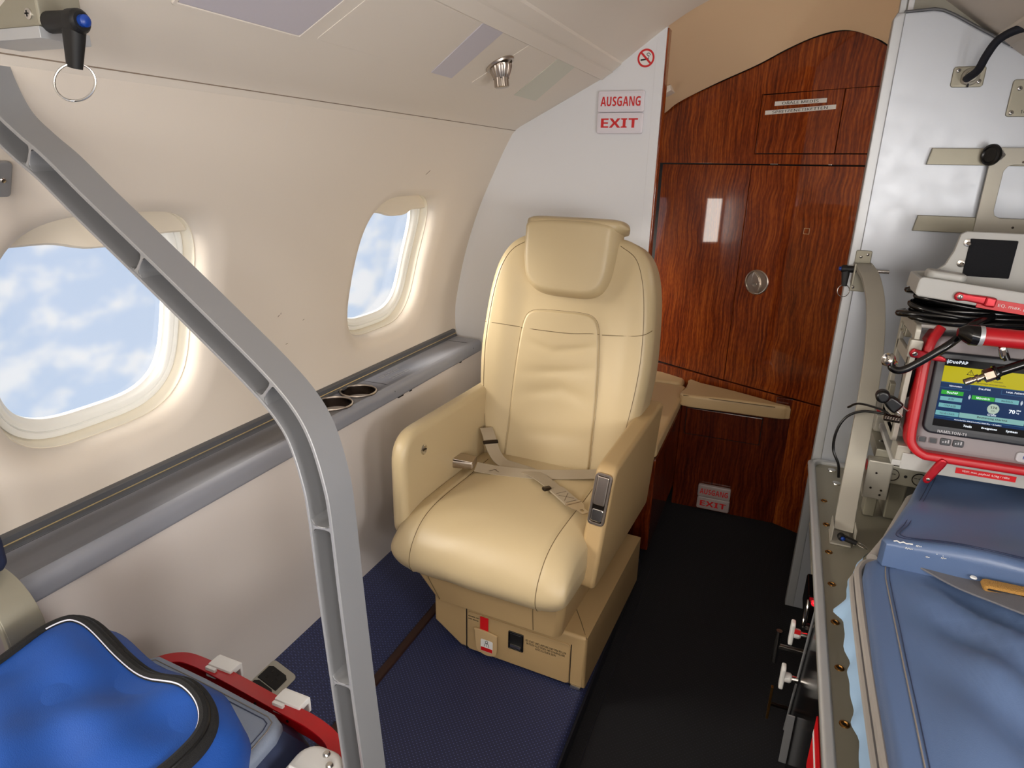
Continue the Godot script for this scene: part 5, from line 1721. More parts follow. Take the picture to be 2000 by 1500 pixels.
func right_stretcher() -> void:
	# the tray on the counter
	var t := thing("stretcher_tray", "olive gray metal tray with a raised rim and a row of brass studs", "tray", Vector3(0.60, 0.50, -0.9))
	var o := Transform3D(Basis.IDENTITY, Vector3(-0.60, -0.50, 0.9))
	var lay := Transform3D(Basis(Vector3.RIGHT, -PI / 2), Vector3(0, 0.540, 0))
	var out := PackedVector2Array([Vector2(0.166, -0.5), Vector2(1.0, -0.5), Vector2(1.0, 2.074)])
	for k in 6:
		var a := PI / 2 + PI / 2 * k / 5.0
		out.append(Vector2(0.206 + 0.040 * cos(a), 2.034 + 0.040 * sin(a)))
	put("tray_floor", lay * prism(out, 0.010, 0.002), M.champagne, t, o)
	var rim := spline([Vector3(0.70, 0.5475, -2.064), Vector3(0.30, 0.5475, -2.064), Vector3(0.215, 0.5475, -2.064), Vector3(0.190, 0.5475, -2.056), Vector3(0.1765, 0.5475, -2.030), Vector3(0.1755, 0.5475, -1.98), Vector3(0.1755, 0.5475, -1.2), Vector3(0.1755, 0.5475, 0.3)], 7)
	put("rim", sweep(rim, rrect(0.020, 0.016, 0.006, 4), Vector3.UP, false, true), M.alu_trim, t, o)
	var z := -1.80
	while z < -0.2:
		var s := put("brass_stud", off(lathe([Vector2(0.0085, 0), Vector2(0.0080, 0.0015), Vector2(0.0055, 0.0022), Vector2(0.004, 0.0004), Vector2(0, 0.0004)], 18), Vector3(0.2025, 0.545, z)), M.copper, t, o)
		put("socket", off(lathe([Vector2(0.0035, 0), Vector2(0.0035, 0.0006), Vector2(0, 0.0006)], 6), Vector3(0.2025, 0.5452, z)), M.black, s)
		z += 0.1370
	for q in [Vector3(0.232, 0.545, -2.02), Vector3(0.240, 0.545, -1.93)]:
		put("steel_cap", off(lathe([Vector2(0.012, 0), Vector2(0.011, 0.003), Vector2(0, 0.004)], 18), q), M.steel, t, o)
	# frame, pads, straps and sheet
	var f := thing("far_stretcher", "far stretcher with wrinkled blue leather pads at the lower right", "stretcher", Vector3(0.60, 0.546, -0.9))
	var g := Transform3D(Basis.IDENTITY, Vector3(-0.60, -0.546, 0.9))
	put("frame", span(Vector3(0.262, 0.547, -1.34), Vector3(0.98, 0.612, 0.3), 0.006), M.black, f, g)
	var top := Transform3D(Basis(Vector3.RIGHT, -PI / 2), Vector3(0, 0.664, 0))
	var p2 := PackedVector2Array([Vector2(0.232, -0.4), Vector2(0.98, -0.4), Vector2(0.98, 1.352), Vector2(0.60, 1.354), Vector2(0.32, 1.352), Vector2(0.268, 1.345), Vector2(0.244, 1.318), Vector2(0.235, 1.27), Vector2(0.228, 1.0), Vector2(0.230, 0.6)])
	var h2 := func(q: Vector2) -> float:
		var k := smoothstep(0.26, 0.40, q.x)
		var a := sin((q.x * 0.75 + q.y * 1.0) * 36.0 + 1.6 * sin(q.x * 13.0) + 0.8 * sin(q.y * 11.0))
		var b := sin((q.x * 1.2 - q.y * 0.4) * 25.0 + 1.5 * sin(q.y * 9.0))
		return k * (0.0110 * a + 0.0075 * b) + 0.010 * k
	var pad := put("main_pad", top * puff(densify(p2, 0.03), 0.045, 0.016, h2, 30, 6), M.blue_leather, f, g, 70.0)
	for d in [0.030, 0.036]:
		var line := PackedVector3Array()
		for k in 40:
			var zz := lerpf(-1.315, -0.2, k / 39.0)
			var x: float = lerpf(0.272, 0.262, k / 39.0) + (d - 0.030) + 0.02 * exp(-pow((zz + 1.315) / 0.03, 2.0)) * 0.3
			line.append(Vector3(x, 0.6645 + h2.call(Vector2(x, -zz)), zz))
		put("seam", tube(line, 0.0012 if d < 0.033 else 0.0008, 5), M.thread if d < 0.033 else M.blue_leather_dark, pad)
	for q in [[0.226, 0.640, 0.0075], [0.220, 0.618, 0.0065]]:
		put("piping", tube(spline([Vector3(0.60, q[1], -1.365), Vector3(0.33, q[1], -1.362), Vector3(0.262, q[1], -1.352), Vector3(q[0] + 0.010, q[1], -1.318), Vector3(q[0] + 0.003, q[1], -1.25), Vector3(q[0], q[1], -1.0), Vector3(q[0] + 0.002, q[1], -0.5), Vector3(q[0] + 0.002, q[1], 0.2)], 8), q[2], 8), M.gray_piping, f, g)
	# head pad
	var p1 := PackedVector2Array([Vector2(0.268, 1.300), Vector2(0.40, 1.296), Vector2(0.95, 1.290), Vector2(0.95, 1.69), Vector2(0.43, 1.690), Vector2(0.396, 1.682), Vector2(0.380, 1.660), Vector2(0.330, 1.50), Vector2(0.288, 1.385), Vector2(0.262, 1.318)])
	var h1 := func(q: Vector2) -> float:
		return 0.004 * sin(q.x * 21.0 + q.y * 9.0) + 0.003 * sin(q.y * 34.0 - q.x * 12.0)
	var hp := put("head_pad", Transform3D(Basis(Vector3.RIGHT, -PI / 2), Vector3(0, 0.728, 0)) * puff(densify(p1, 0.03), 0.066, 0.016, h1, 18, 6), M.blue_leather, f, g, 60.0)
	for d in [0.0, 0.007]:
		var line := []
		for q in [Vector2(0.60, 1.316 + d), Vector2(0.40, 1.319 + d), Vector2(0.292 + d, 1.323 + d), Vector2(0.310 + d, 1.385), Vector2(0.352 + d, 1.50), Vector2(0.400 + d, 1.650)]:
			line.append(Vector3(q.x, 0.7284 + h1.call(q), -q.y))
		put("seam", tube(spline(line, 8), 0.0009, 5), M.blue_leather_dark, hp)
	# worn edge: the coating has rubbed off
	for q in [[0.280, 0.312, 0.7235, 0.0013], [0.345, 0.372, 0.7230, 0.0015], [0.318, 0.326, 0.7225, 0.0012], [0.300, 0.312, 0.716, 0.0008], [0.352, 0.385, 0.7165, 0.0009], [0.360, 0.368, 0.712, 0.0007], [0.405, 0.43, 0.7235, 0.0007], [0.335, 0.341, 0.709, 0.0006]]:
		var line := PackedVector3Array()
		for k in 7:
			var x: float = lerpf(q[0], q[1], k / 6.0)
			line.append(Vector3(x, q[2] + 0.0010 * sin(k * 2.4), -1.3005 + (q[2] - 0.7130) * -0.75 + 0.0012 * cos(k * 3.1) + 0.004))
		put("worn_patch", tube(line, q[3], 6), M.paper, hp)
	put("foam_edge", off(box(0.26, 0.016, 0.028, 0.006), Vector3(0.555, 0.688, -1.272)), M.foam, f, g)
	put("snap", off(lathe([Vector2(0.006, 0), Vector2(0.005, 0.002), Vector2(0, 0.003)], 14), Vector3(0.415, 0.690, -1.286)), M.white_plastic, f, g)
	put("edge_rail", tube(PackedVector3Array([Vector3(0.402, 0.655, -1.70), Vector3(0.372, 0.655, -1.66), Vector3(0.300, 0.653, -1.44), Vector3(0.262, 0.645, -1.355)]), 0.013, 10), M.gray_piping, f, g)
	put("shell", off(prism(PackedVector2Array([Vector2(0.27, 1.35), Vector2(0.95, 1.35), Vector2(0.95, 1.70), Vector2(0.41, 1.70)]), 0.006, 0.002), Vector3.ZERO), M.device_white, f, g * Transform3D(Basis(Vector3.RIGHT, -PI / 2), Vector3(0, 0.652, 0)))
	put("shell_leg", span(Vector3(0.50, 0.547, -1.66), Vector3(0.90, 0.652, -1.40), 0.01), M.black, f, g)
	# strap
	var sp := []
	for k in 9:
		var u := k / 8.0
		var x := lerpf(0.345, 0.80, u)
		var zz := lerpf(-1.325, -0.985, u)
		sp.append(Vector3(x, 0.672 + h2.call(Vector2(x, -zz)) * 0.6 + 0.004, zz))
	put("strap", sweep(spline(sp, 5), rrect(0.058, 0.004, 0.0012, 2), Vector3.UP, false, true), M.gray_strap, f, g)
	# hanging paper sheet
	var s := thing("paper_sheet", "pale blue paper sheet with a wavy edge hanging beside the blue pad", "sheet", Vector3(0.215, 0.60, -1.0))
	var rows := []
	var key := [Vector2(-1.44, 0.262), Vector2(-1.40, 0.240), Vector2(-1.30, 0.222), Vector2(-1.24, 0.208), Vector2(-1.19, 0.210), Vector2(-1.10, 0.212), Vector2(-1.0, 0.210), Vector2(-0.9, 0.212), Vector2(-0.6, 0.212), Vector2(0.1, 0.212)]
	for i in 9:
		var v := i / 8.0
		var row := PackedVector3Array()
		for k in 150:
			var zz := lerpf(-1.44, 0.1, k / 149.0)
			var x := 0.212
			for m in key.size() - 1:
				if zz >= key[m].x and zz <= key[m + 1].x:
					x = lerpf(key[m].y, key[m + 1].y, (zz - key[m].x) / (key[m + 1].x - key[m].x))
			var wob := 0.0045 * sin(zz * 62.0) + 0.003 * sin(zz * 103.0 + 1.0)
			row.append(Vector3(lerpf(x + 0.012, x - 0.004 + wob * 0.6 - 0.009 * exp(-pow((zz + 1.235) / 0.018, 2.0)), v), lerpf(0.622, 0.584 + 0.004 * sin(zz * 47.0), v), zz))
		rows.append(row)
	put("paper", grid(rows), M.sheet, s, Transform3D(Basis.IDENTITY, -Vector3(0.215, 0.60, -1.0)), 70.0)


func densify(p: PackedVector2Array, step: float) -> PackedVector2Array:
	var r := PackedVector2Array()
	for i in p.size():
		var a := p[i]
		var b := p[(i + 1) % p.size()]
		var n := maxi(1, ceili(a.distance_to(b) / step))
		for k in n:
			r.append(a.lerp(b, float(k) / n))
	return r


func part_of(loop: PackedVector3Array, from: Vector3, to: Vector3) -> PackedVector3Array:
	# the stretch of a closed line between the points nearest to two places, the shorter way round
	var a := 0
	var b := 0
	for i in loop.size():
		if loop[i].distance_to(from) < loop[a].distance_to(from):
			a = i
		if loop[i].distance_to(to) < loop[b].distance_to(to):
			b = i
	var n := loop.size()
	var step := 1 if (b - a + n) % n <= n / 2 else -1
	var r := PackedVector3Array()
	var i := a
	while i != b:
		r.append(loop[i])
		i = (i + step + n) % n
	r.append(loop[b])
	return r


# ------------------------------------------------------------------ the ventilator and what hangs about it

func screen_image() -> ImageTexture:
	# the display's flat colours; its lettering is set on top. 196 x 150 mm at 4 px/mm
	var im := Image.create(784, 600, false, Image.FORMAT_RGB8)
	var r := func(x0: float, y0: float, x1: float, y1: float, c: Color):
		# millimetres from the screen's lower left corner
		im.fill_rect(Rect2i(int((x0 + 41.0) * 4), int((228.0 - y1) * 4), int((x1 - x0) * 4), int((y1 - y0) * 4)), c)
	r.call(-41, 78, 155, 228, Color(0.02, 0.02, 0.03))
	r.call(-41, 94, 155, 176, Color(0.02, 0.20, 0.40))
	r.call(-41, 177, 155, 212, Color(0.86, 0.80, 0.05))
	var line := Color(0.25, 0.55, 0.75)
	r.call(-41, 175.6, 155, 176.4, line)
	for x in [14.0, 70.0]:
		r.call(x, 164, x + 0.6, 174, line)
	r.call(-41, 164, 14, 164.6, line)
	r.call(70, 164, 155, 164.6, line)
	var green := Color(0.22, 0.76, 0.24)
	var pale := Color(0.52, 0.80, 0.82)
	r.call(-37, 150, 4, 159, green)
	r.call(-37, 136, 4, 145, pale)
	r.call(-37, 121, 4, 130, pale)
	r.call(-40, 103, 3, 113, pale)
	r.call(4, 103, 121, 114, Color(0.60, 0.82, 0.80))
	r.call(20, 146, 61, 155, green)
	r.call(62, 146, 104, 155, pale)
	r.call(-41, 99.4, 155, 100, line)
	for y in range(-11, 12):
		var w := sqrt(maxf(0.0, 11.0 * 11.0 - y * y))
		r.call(62.5 - w, 130.0 + y, 62.5 + w, 131.0 + y, Color(0.82, 0.90, 0.82))
	for k in [[13, 145], [-39, 216], [106, 146]]:
		r.call(k[0] + 2, k[1] + 7.5, k[0] + 4, k[1] + 9.5, Color(0.9, 0.95, 1.0))
		r.call(k[0] + 1, k[1] + 2, k[0] + 5, k[1] + 7, Color(0.9, 0.95, 1.0))
		r.call(k[0] + 1.8, k[1], k[0] + 4.2, k[1] + 2, Color(0.9, 0.95, 1.0))
	# the warning triangle
	for y in 11:
		var w := (11 - y) * 0.60
		r.call(9.0 - w, 197.0 + y, 9.0 - w + 1.0, 198.0 + y, Color(0.1, 0.09, 0.02))
		r.call(9.0 + w - 1.0, 197.0 + y, 9.0 + w, 198.0 + y, Color(0.1, 0.09, 0.02))
	r.call(3, 197, 15, 198, Color(0.1, 0.09, 0.02))
	r.call(8.5, 201, 9.5, 205, Color(0.1, 0.09, 0.02))
	r.call(8.5, 199, 9.5, 200, Color(0.1, 0.09, 0.02))
	return ImageTexture.create_from_image(im)


func ventilator() -> void:
	var tilt := Basis(Vector3.RIGHT, deg_to_rad(-8.0))
	var at := Vector3(0.40, 0.80, -1.58)
	var t := thing("ventilator", "red framed medical ventilator with a lit blue and yellow touch screen", "ventilator", at, tilt)
	put("housing", off(prism(rrect(0.40, 0.262, 0.022, 5, Vector2(0.133, 0.143)), 0.20, 0.012, 3), Vector3(0, 0, -0.102)), M.device_gray, t)
	var bp := spline([Vector3(-0.062, 0.285, -0.02), Vector3(-0.0745, 0.258, -0.01), Vector3(-0.0785, 0.226, -0.006), Vector3(-0.0790, 0.14, -0.004), Vector3(-0.0785, 0.055, -0.004), Vector3(-0.071, 0.027, -0.004), Vector3(-0.050, 0.011, -0.004), Vector3(-0.020, 0.0085, -0.004), Vector3(0.15, 0.0085, -0.004), Vector3(0.35, 0.0085, -0.004)], 7)
	put("red_bumper", sweep(bp, rrect(0.019, 0.060, 0.007, 4), Vector3(0, 0, 1), false, true), M.device_red, t)
	put("bezel", off(prism(rrect(0.36, 0.182, 0.020, 6, Vector2(0.121, 0.150)), 0.014, 0.005, 3), Vector3(0, 0, 0.003)), M.device_dark, t)
	# the screen
	var sm := StandardMaterial3D.new()
	sm.resource_name = "ventilator_screen"
	sm.albedo_color = Color(0.03, 0.03, 0.03)
	sm.roughness = 0.25
	sm.metallic_specular = 0.15
	sm.emission_enabled = true
	sm.emission_texture = screen_image()
	sm.emission = Color.WHITE
	sm.emission_operator = BaseMaterial3D.EMISSION_OP_MULTIPLY
	sm.emission_energy_multiplier = 0.85
	var qm := QuadMesh.new()
	qm.size = Vector2(0.196, 0.150)
	var sc := MeshInstance3D.new()
	sc.name = "screen"
	sc.mesh = qm
	sc.material_override = sm
	sc.position = Vector3(0.057, 0.153, 0.0106)
	t.add_child(sc)
	var wm := mat("screen_white", Color(0.9, 0.95, 1.0), 0.5)
	wm.emission_enabled = true
	wm.emission = Color(0.9, 0.95, 1.0)
	wm.emission_energy_multiplier = 0.6
	var dm := mat("screen_dark", Color(0.05, 0.12, 0.14), 0.6)
	for q in [["DuoPAP", -0.0165, 0.2215, 0.0, 0.0068, 0], ["Keine Beatmung des Patienten.", 0.040, 0.1885, 0.060, 0.0045, 1], ["Gehen oder selbstaendiges Weiterlauf Standby.", 0.039, 0.1815, 0.074, 0.0042, 1], ["Neonaten", -0.013, 0.1695, 0.023, 0.0034, 0], ["Erw./Päd.", 0.040, 0.1705, 0.022, 0.0044, 0], ["Letzt. Patient", 0.094, 0.1705, 0.031, 0.0040, 0], ["DuoPAP", -0.0165, 0.1545, 0.020, 0.0044, 0], ["ASV", -0.0165, 0.1405, 0.011, 0.0042, 1], ["CPAP-ASB", -0.0165, 0.1255, 0.022, 0.0042, 1], ["Vorab-Check", -0.0185, 0.1080, 0.028, 0.0042, 1], ["Männlich", 0.0405, 0.1505, 0.024, 0.0046, 0], ["Weiblich", 0.083, 0.1505, 0.020, 0.0040, 1], ["174", 0.0625, 0.1335, 0.012, 0.0050, 1], ["cm", 0.0625, 0.1265, 0.006, 0.0025, 1], ["Größe", 0.062, 0.1175, 0.0155, 0.0042, 0], ["70", 0.0955, 0.1300, 0.011, 0.0075, 0], ["IBW", 0.107, 0.1335, 0.008, 0.0032, 0], ["kg", 0.106, 0.1280, 0.005, 0.0034, 0], ["Beatmung starten", 0.064, 0.1085, 0.054, 0.0052, 1], ["Ausschalten: Hauptschalter/Standby > 3s halten", 0.040, 0.0968, 0.086, 0.0034, 0], ["Tools", 0.0235, 0.0862, 0.0155, 0.0050, 0], ["Ereignisse", 0.063, 0.0865, 0.028, 0.0050, 0], ["System", 0.103, 0.0867, 0.0205, 0.0058, 0]]:
		text(q[0], q[3], q[4], dm if q[5] else wm, sc, Transform3D(Basis.IDENTITY, Vector3(q[1] - 0.057, q[2] - 0.153, 0.0004)), q[4] > 0.0048, "lettering", 0.0003)
	text("HAMILTON-T1", 0.054, 0.0062, M.gray_print, t, Transform3D(Basis.IDENTITY, Vector3(-0.002, 0.0668, 0.0104)), true, "lettering", 0.0004)
	for q in [[-0.052, 0.047, 0.017, 0.014], [-0.031, 0.0475, 0.017, 0.014]]:
		var w := put("recess", off(frame_shape(q[2], q[3], 0.003, 0.0018, 0.003), Vector3(q[0], q[1] - 0.006, -0.001)), M.device_gray, t)
		put("recess_floor", off(box(q[2] - 0.004, q[3] - 0.003, 0.001, 0.0003), Vector3(q[0], q[1] - 0.006, -0.0016)), M.device_dark, w)
	for q in [-0.0075, 0.0165]:
		var k := put("button", off(prism(rrect(0.0205, 0.0155, 0.003, 3), 0.003, 0.001), Vector3(q, 0.0425, -0.001)), M.device_dark, t)
		for m in 3:
			put("symbol", off(box(0.0028, 0.0035 + 0.002 * m, 0.0005, 0.0002), Vector3(q - 0.005 + 0.005 * m, 0.0420 + 0.001 * m, 0.0007)), M.gray_print, k)
	var mb := put("button", off(prism(rrect(0.05, 0.022, 0.007, 4), 0.006, 0.002), Vector3(0.148, 0.034, 0.001)), M.gray_print, t)
	text("Manual", 0.030, 0.007, M.blue_button, mb, Transform3D(Basis.IDENTITY, Vector3(0.150, 0.034, 0.0044)), true)
	# carrying handle
	var inv := Transform3D(tilt, at).affine_inverse()
	var h := put("handle", inv * tube(PackedVector3Array([Vector3(0.392, 1.0985, -1.52), Vector3(0.75, 1.0985, -1.52)]), 0.0185, 20), M.device_red, t)
	put("collar", inv * tube(PackedVector3Array([Vector3(0.385, 1.0985, -1.52), Vector3(0.393, 1.0985, -1.52)]), 0.0205, 20), M.alu_trim, h)
	put("end_fitting", inv * loft([yz_circle(0.352, 1.100, -1.53, 0.009), yz_circle(0.364, 1.100, -1.525, 0.018), yz_circle(0.372, 1.0985, -1.52, 0.0205), yz_circle(0.385, 1.0985, -1.52, 0.0205)]), M.black_gloss, h)
	# the mount that holds it
	var m := thing("ventilator_mount", "cream gray metal mounting frame behind the red ventilator", "mount", Vector3(0.30, 0.68, -1.7))
	var o := Transform3D(Basis.IDENTITY, -Vector3(0.30, 0.68, -1.7))
	var side := Transform3D(Basis(Vector3(0, 0, 1), Vector3.UP, Vector3(-1, 0, 0)), Vector3(0.297, 0.955, -1.705))
	var sp := put("side_plate", side * frame_shape(0.205, 0.275, 0.014, 0.030, 0.010), M.champagne_light, m, o)
	put("cross_bar", side * off(box(0.17, 0.026, 0.010, 0.002), Vector3(0.0, 0.055, 0)), M.champagne_light, sp)
	put("lower_bar", side * off(box(0.17, 0.060, 0.010, 0.002), Vector3(0.0, -0.095, 0)), M.champagne_light, sp)
	for q in [[-0.060, 0.100, 0.034, 0.024], [-0.015, 0.098, 0.030, 0.022], [-0.06, -0.055, 0.03, 0.030], [0.0, -0.110, 0.05, 0.018], [0.05, -0.085, 0.03, 0.03]]:
		put("punched_slot", side * off(frame_shape(q[2], q[3], 0.004, 0.004, 0.012), Vector3(q[0], q[1], 0)), M.champagne, sp)
	put("top_plate", span(Vector3(0.295, 1.083, -1.81), Vector3(0.80, 1.091, -1.625), 0.002), M.device_white, m, o)
	put("bottom_tray", span(Vector3(0.300, 0.765, -1.84), Vector3(0.80, 0.780, -1.592), 0.003), M.device_white, m, o)
	put("front_lip", span(Vector3(0.318, 0.760, -1.600), Vector3(0.80, 0.800, -1.590), 0.002), M.device_white, m, o)
	put("foot", span(Vector3(0.305, 0.765, -1.66), Vector3(0.335, 0.815, -1.595), 0.003), M.champagne_light, m, o)
	put("spine", span(Vector3(0.52, 0.72, -2.07), Vector3(0.62, 0.80, -1.80), 0.003), M.champagne, m, o)
	var lb := thing("payload_label", "dark red payload label below the ventilator reading vent max payload", "label", Vector3(0.4810, 0.7790, -1.5888))
	put("strip", box(0.112, 0.0135, 0.0008, 0.0003), M.label_red, lb)
	text("VENT. max. payload  6,5kg / 14lbs", 0.088, 0.0058, M.white_print, lb, Transform3D(Basis.IDENTITY, Vector3(0, 0, 0.0006)))
	# red latches
	var k1 := thing("red_latch", "red anodised latch lever at the upper left corner of the ventilator", "latch", Vector3(0.296, 1.034, -1.585), Basis(Vector3.BACK, deg_to_rad(-3.0)), "red latch levers")
	put("lever", off(prism(spline2([Vector2(-0.010, 0.0), Vector2(-0.004, 0.010), Vector2(0.010, 0.008), Vector2(0.050, 0.003), Vector2(0.060, -0.003), Vector2(0.056, -0.009), Vector2(0.01, -0.009), Vector2(-0.005, -0.009)], 4), 0.010, 0.003), Vector3.ZERO), M.red_anodised, k1)
	screw(k1, Transform3D(Basis.IDENTITY, Vector3(0.0, 0.0, 0.0052)), 0.005)
	put("pivot_block", off(box(0.026, 0.040, 0.02, 0.003), Vector3(0.0, 0.008, -0.016)), M.champagne_light, k1)
	var k2 := thing("red_latch", "red anodised latch lever under the ventilator above the blue head pad", "latch", Vector3(0.378, 0.782, -1.556), Basis(Vector3.BACK, deg_to_rad(-24.0)), "red latch levers")
	put("lever", prism(spline2([Vector2(-0.006, -0.030), Vector2(-0.009, 0.0), Vector2(-0.008, 0.028), Vector2(0.0, 0.033), Vector2(0.009, 0.028), Vector2(0.009, 0.0), Vector2(0.007, -0.030)], 4), 0.012, 0.004), M.red_anodised, k2)
	screw(k2, Transform3D(Basis.IDENTITY, Vector3(0.0, -0.022, 0.0062)), 0.004)
	# hoses
	var co := thing("hose_coil", "coil of shiny black hose lying on top of the ventilator mount", "hose", Vector3(0.42, 1.092, -1.7))
	for i in 6:
		var loop := []
		var cy: float = 0.010 + 0.0165 * (i % 4)
		for j in 14:
			var a := TAU * j / 14
			var w := 0.135 + 0.008 * sin(i * 2.1)
			loop.append(Vector3(cos(a) * w + 0.010 * sin(i * 1.3), cy + 0.006 * sin(a * 2.0 + i), sin(a) * (0.060 + 0.006 * cos(i * 1.7)) + 0.008 * cos(i)))
		put("hose_loop", tube(spline(loop, 5, true), 0.0080, 10, true), M.black_gloss, co)
	var ho := thing("oxygen_hose", "black hose with a round steel end fitting crossing the red latch", "hose", Vector3(0.245, 1.02, -1.55))
	var hq := Transform3D(Basis.IDENTITY, -Vector3(0.245, 1.02, -1.55))
	put("hose", tube(spline([Vector3(0.2505, 1.020, -1.552), Vector3(0.2535, 1.006, -1.545), Vector3(0.270, 1.004, -1.54), Vector3(0.296, 1.023, -1.54), Vector3(0.350, 1.074, -1.545), Vector3(0.385, 1.108, -1.58), Vector3(0.43, 1.120, -1.63)], 8), 0.0080, 12), M.black_gloss, ho, hq)
	put("steel_cup", facing(Vector3(-0.75, 0.45, 0.4), Vector3(0.252, 1.018, -1.55)) * lathe([Vector2(0.007, -0.008), Vector2(0.009, 0.0), Vector2(0.014, 0.006), Vector2(0.0155, 0.014), Vector2(0.012, 0.019), Vector2(0.008, 0.016), Vector2(0.006, 0.010), Vector2(0, 0.010)], 24), M.steel, ho, hq)
	var gp := thing("gas_probe", "steel and black gas connector probe hanging in front of the screen", "connector", Vector3(0.385, 1.013, -1.49))
	var ax := Vector3(0.115, 0.060, -0.015).normalized()
	var pq := facing(ax)
	put("nozzle", pq * lathe([Vector2(0.0035, -0.012), Vector2(0.0068, -0.012), Vector2(0.0068, 0.002), Vector2(0.0055, 0.003), Vector2(0.0055, 0.008), Vector2(0.0080, 0.009), Vector2(0.0080, 0.014), Vector2(0.006, 0.015), Vector2(0.006, 0.022)], 20), M.brass, gp)
	put("hex_nut", pq * Transform3D(Basis(Vector3.RIGHT, -PI / 2), Vector3(0, 0.031, 0)) * prism(circle(0.0130, 6), 0.018, 0.0015), M.brass, gp)
	put("black_collar", pq * lathe([Vector2(0.012, 0.040), Vector2(0.0155, 0.041), Vector2(0.0155, 0.045), Vector2(0.011, 0.047), Vector2(0.0095, 0.052), Vector2(0.0095, 0.095), Vector2(0.013, 0.098), Vector2(0.013, 0.16)], 20), M.black_gloss, gp)
	var mf := put("metal_ferrule", Transform3D(Basis(Vector3.BACK, 0.4), Vector3(0.047, 0.058, -0.025)) * box(0.014, 0.026, 0.014, 0.004), M.steel, gp)
	put("clip_slot", Transform3D(Basis(Vector3.BACK, 0.4), Vector3(0.047, 0.058, -0.018)) * box(0.007, 0.012, 0.002, 0.0006), M.dark_steel, mf)
	put("short_hose", tube(spline([Vector3(0.035, 0.085, -0.03), Vector3(0.043, 0.070, -0.027), Vector3(0.056, 0.044, -0.020)], 5), 0.0062, 10), M.black_gloss, gp)
	# mains lead with its plug, looped inside the frame
	var pl := thing("mains_plug", "black two pin mains plug and coiled lead at the left of the ventilator", "plug", Vector3(0.275, 0.905, -1.61))
	var body := Transform3D(Basis(Vector3.BACK, -0.62), Vector3(0.006, 0.003, 0.004))
	put("plug_body", body * prism(spline2([Vector2(-0.016, 0.010), Vector2(0.008, 0.014), Vector2(0.016, 0.010), Vector2(0.016, -0.012), Vector2(0.006, -0.016), Vector2(-0.016, -0.010)], 4), 0.022, 0.005, 3), M.black_rubber, pl)
	put("grip", body * off(prism(circle(0.015, 18), 0.026, 0.006, 3), Vector3(-0.028, -0.002, 0)), M.black_rubber, pl)
	for k in [-1, 1]:
		put("pin", body * tube(PackedVector3Array([Vector3(0.015, 0.008 * k, 0.002), Vector3(0.034, 0.0085 * k, 0.002)]), 0.0023, 10), M.steel, pl)
	for i in 5:
		var lead := []
		for j in 10:
			var a := TAU * j / 10
			lead.append(Vector3(0.030 + 0.003 * i, 0.070 + sin(a) * (0.070 - 0.006 * i), -0.055 + cos(a) * (0.030 - 0.002 * i) + 0.007 * i))
		put("lead_loop", tube(spline(lead, 5, true), 0.0040, 8, true), M.black_rubber, pl)
	var kc := thing("knurled_connector", "small knurled metal cable connector beside the red bumper", "connector", Vector3(0.282, 0.878, -1.59))
	put("body", facing(Vector3(1, -0.06, 0)) * knurled(0.0085, 0.032), M.dark_steel, kc)
	put("thin_cable", tube(spline([Vector3(0, 0, 0), Vector3(-0.012, 0.010, -0.006), Vector3(-0.030, 0.010, -0.03), Vector3(-0.060, -0.004, -0.09), Vector3(-0.076, -0.030, -0.13)], 6), 0.0028, 8), M.black_rubber, kc)
	var tc := thing("thin_cable", "thin black cable looping from the mount down to the gray rail", "cable", Vector3(0.205, 0.72, -1.76))
	put("cable", tube(spline([Vector3(0.085, 0.118, 0.02), Vector3(0.040, 0.110, 0.0), Vector3(0.006, 0.088, -0.0), Vector3(-0.010, 0.045, 0.0), Vector3(-0.009, -0.005, 0.0), Vector3(0.008, -0.040, 0.01), Vector3(0.014, -0.075, 0.015)], 7), 0.0034, 8), M.black_rubber, tc)
	# rail and blocks below the mount
	var rb := thing("equipment_rail", "low gray metal rail with end blocks on the tray below the mount", "rail", Vector3(0.30, 0.547, -1.75))
	var ro := Transform3D(Basis.IDENTITY, -Vector3(0.30, 0.547, -1.75))
	put("rail", span(Vector3(0.286, 0.662, -1.750), Vector3(0.95, 0.712, -1.722), 0.003), M.champagne, rb, ro)
	put("end_block", span(Vector3(0.274, 0.618, -1.745), Vector3(0.330, 0.722, -1.710), 0.003), M.champagne_light, rb, ro)
	put("top_block", span(Vector3(0.290, 0.712, -2.04), Vector3(0.328, 0.742, -1.745), 0.004), M.champagne, rb, ro)
	put("upper_block", span(Vector3(0.294, 0.742, -2.04), Vector3(0.345, 0.790, -1.87), 0.004), M.champagne_light, rb, ro)
	put("post", span(Vector3(0.34, 0.547, -2.03), Vector3(0.38, 0.665, -1.76), 0.004), M.champagne, rb, ro)
	put("post", span(Vector3(0.292, 0.547, -1.80), Vector3(0.320, 0.665, -1.755), 0.003), M.champagne, rb, ro)
	for q in [Vector3(0.296, 0.690, -1.7095), Vector3(0.290, 0.648, -1.7095), Vector3(0.314, 0.645, -1.7095), Vector3(0.313, 0.632, -1.7095)]:
		put("hole", facing(Vector3.BACK, q) * lathe([Vector2(0.0028, 0), Vector2(0.0028, 0.0006), Vector2(0, 0.0006)], 10), M.dark_steel, rb, ro)
	for q in [Vector3(0.332, 0.688, -1.7215), Vector3(0.392, 0.686, -1.7215)]:
		put("round_port", facing(Vector3.BACK, q) * ring_shape(0.0165, 0.0145, 0.002), M.dark_steel, rb, ro)
		fine_print(0.020, 0.0030, M.black_print, rb, ro * Transform3D(Basis.IDENTITY, q + Vector3(0, 0.002, 0.0004)))
	put("port_dot", facing(Vector3.BACK, Vector3(0.362, 0.688, -1.7215)) * lathe([Vector2(0.004, 0), Vector2(0.003, 0.001), Vector2(0, 0.001)], 12), M.black, rb, ro)
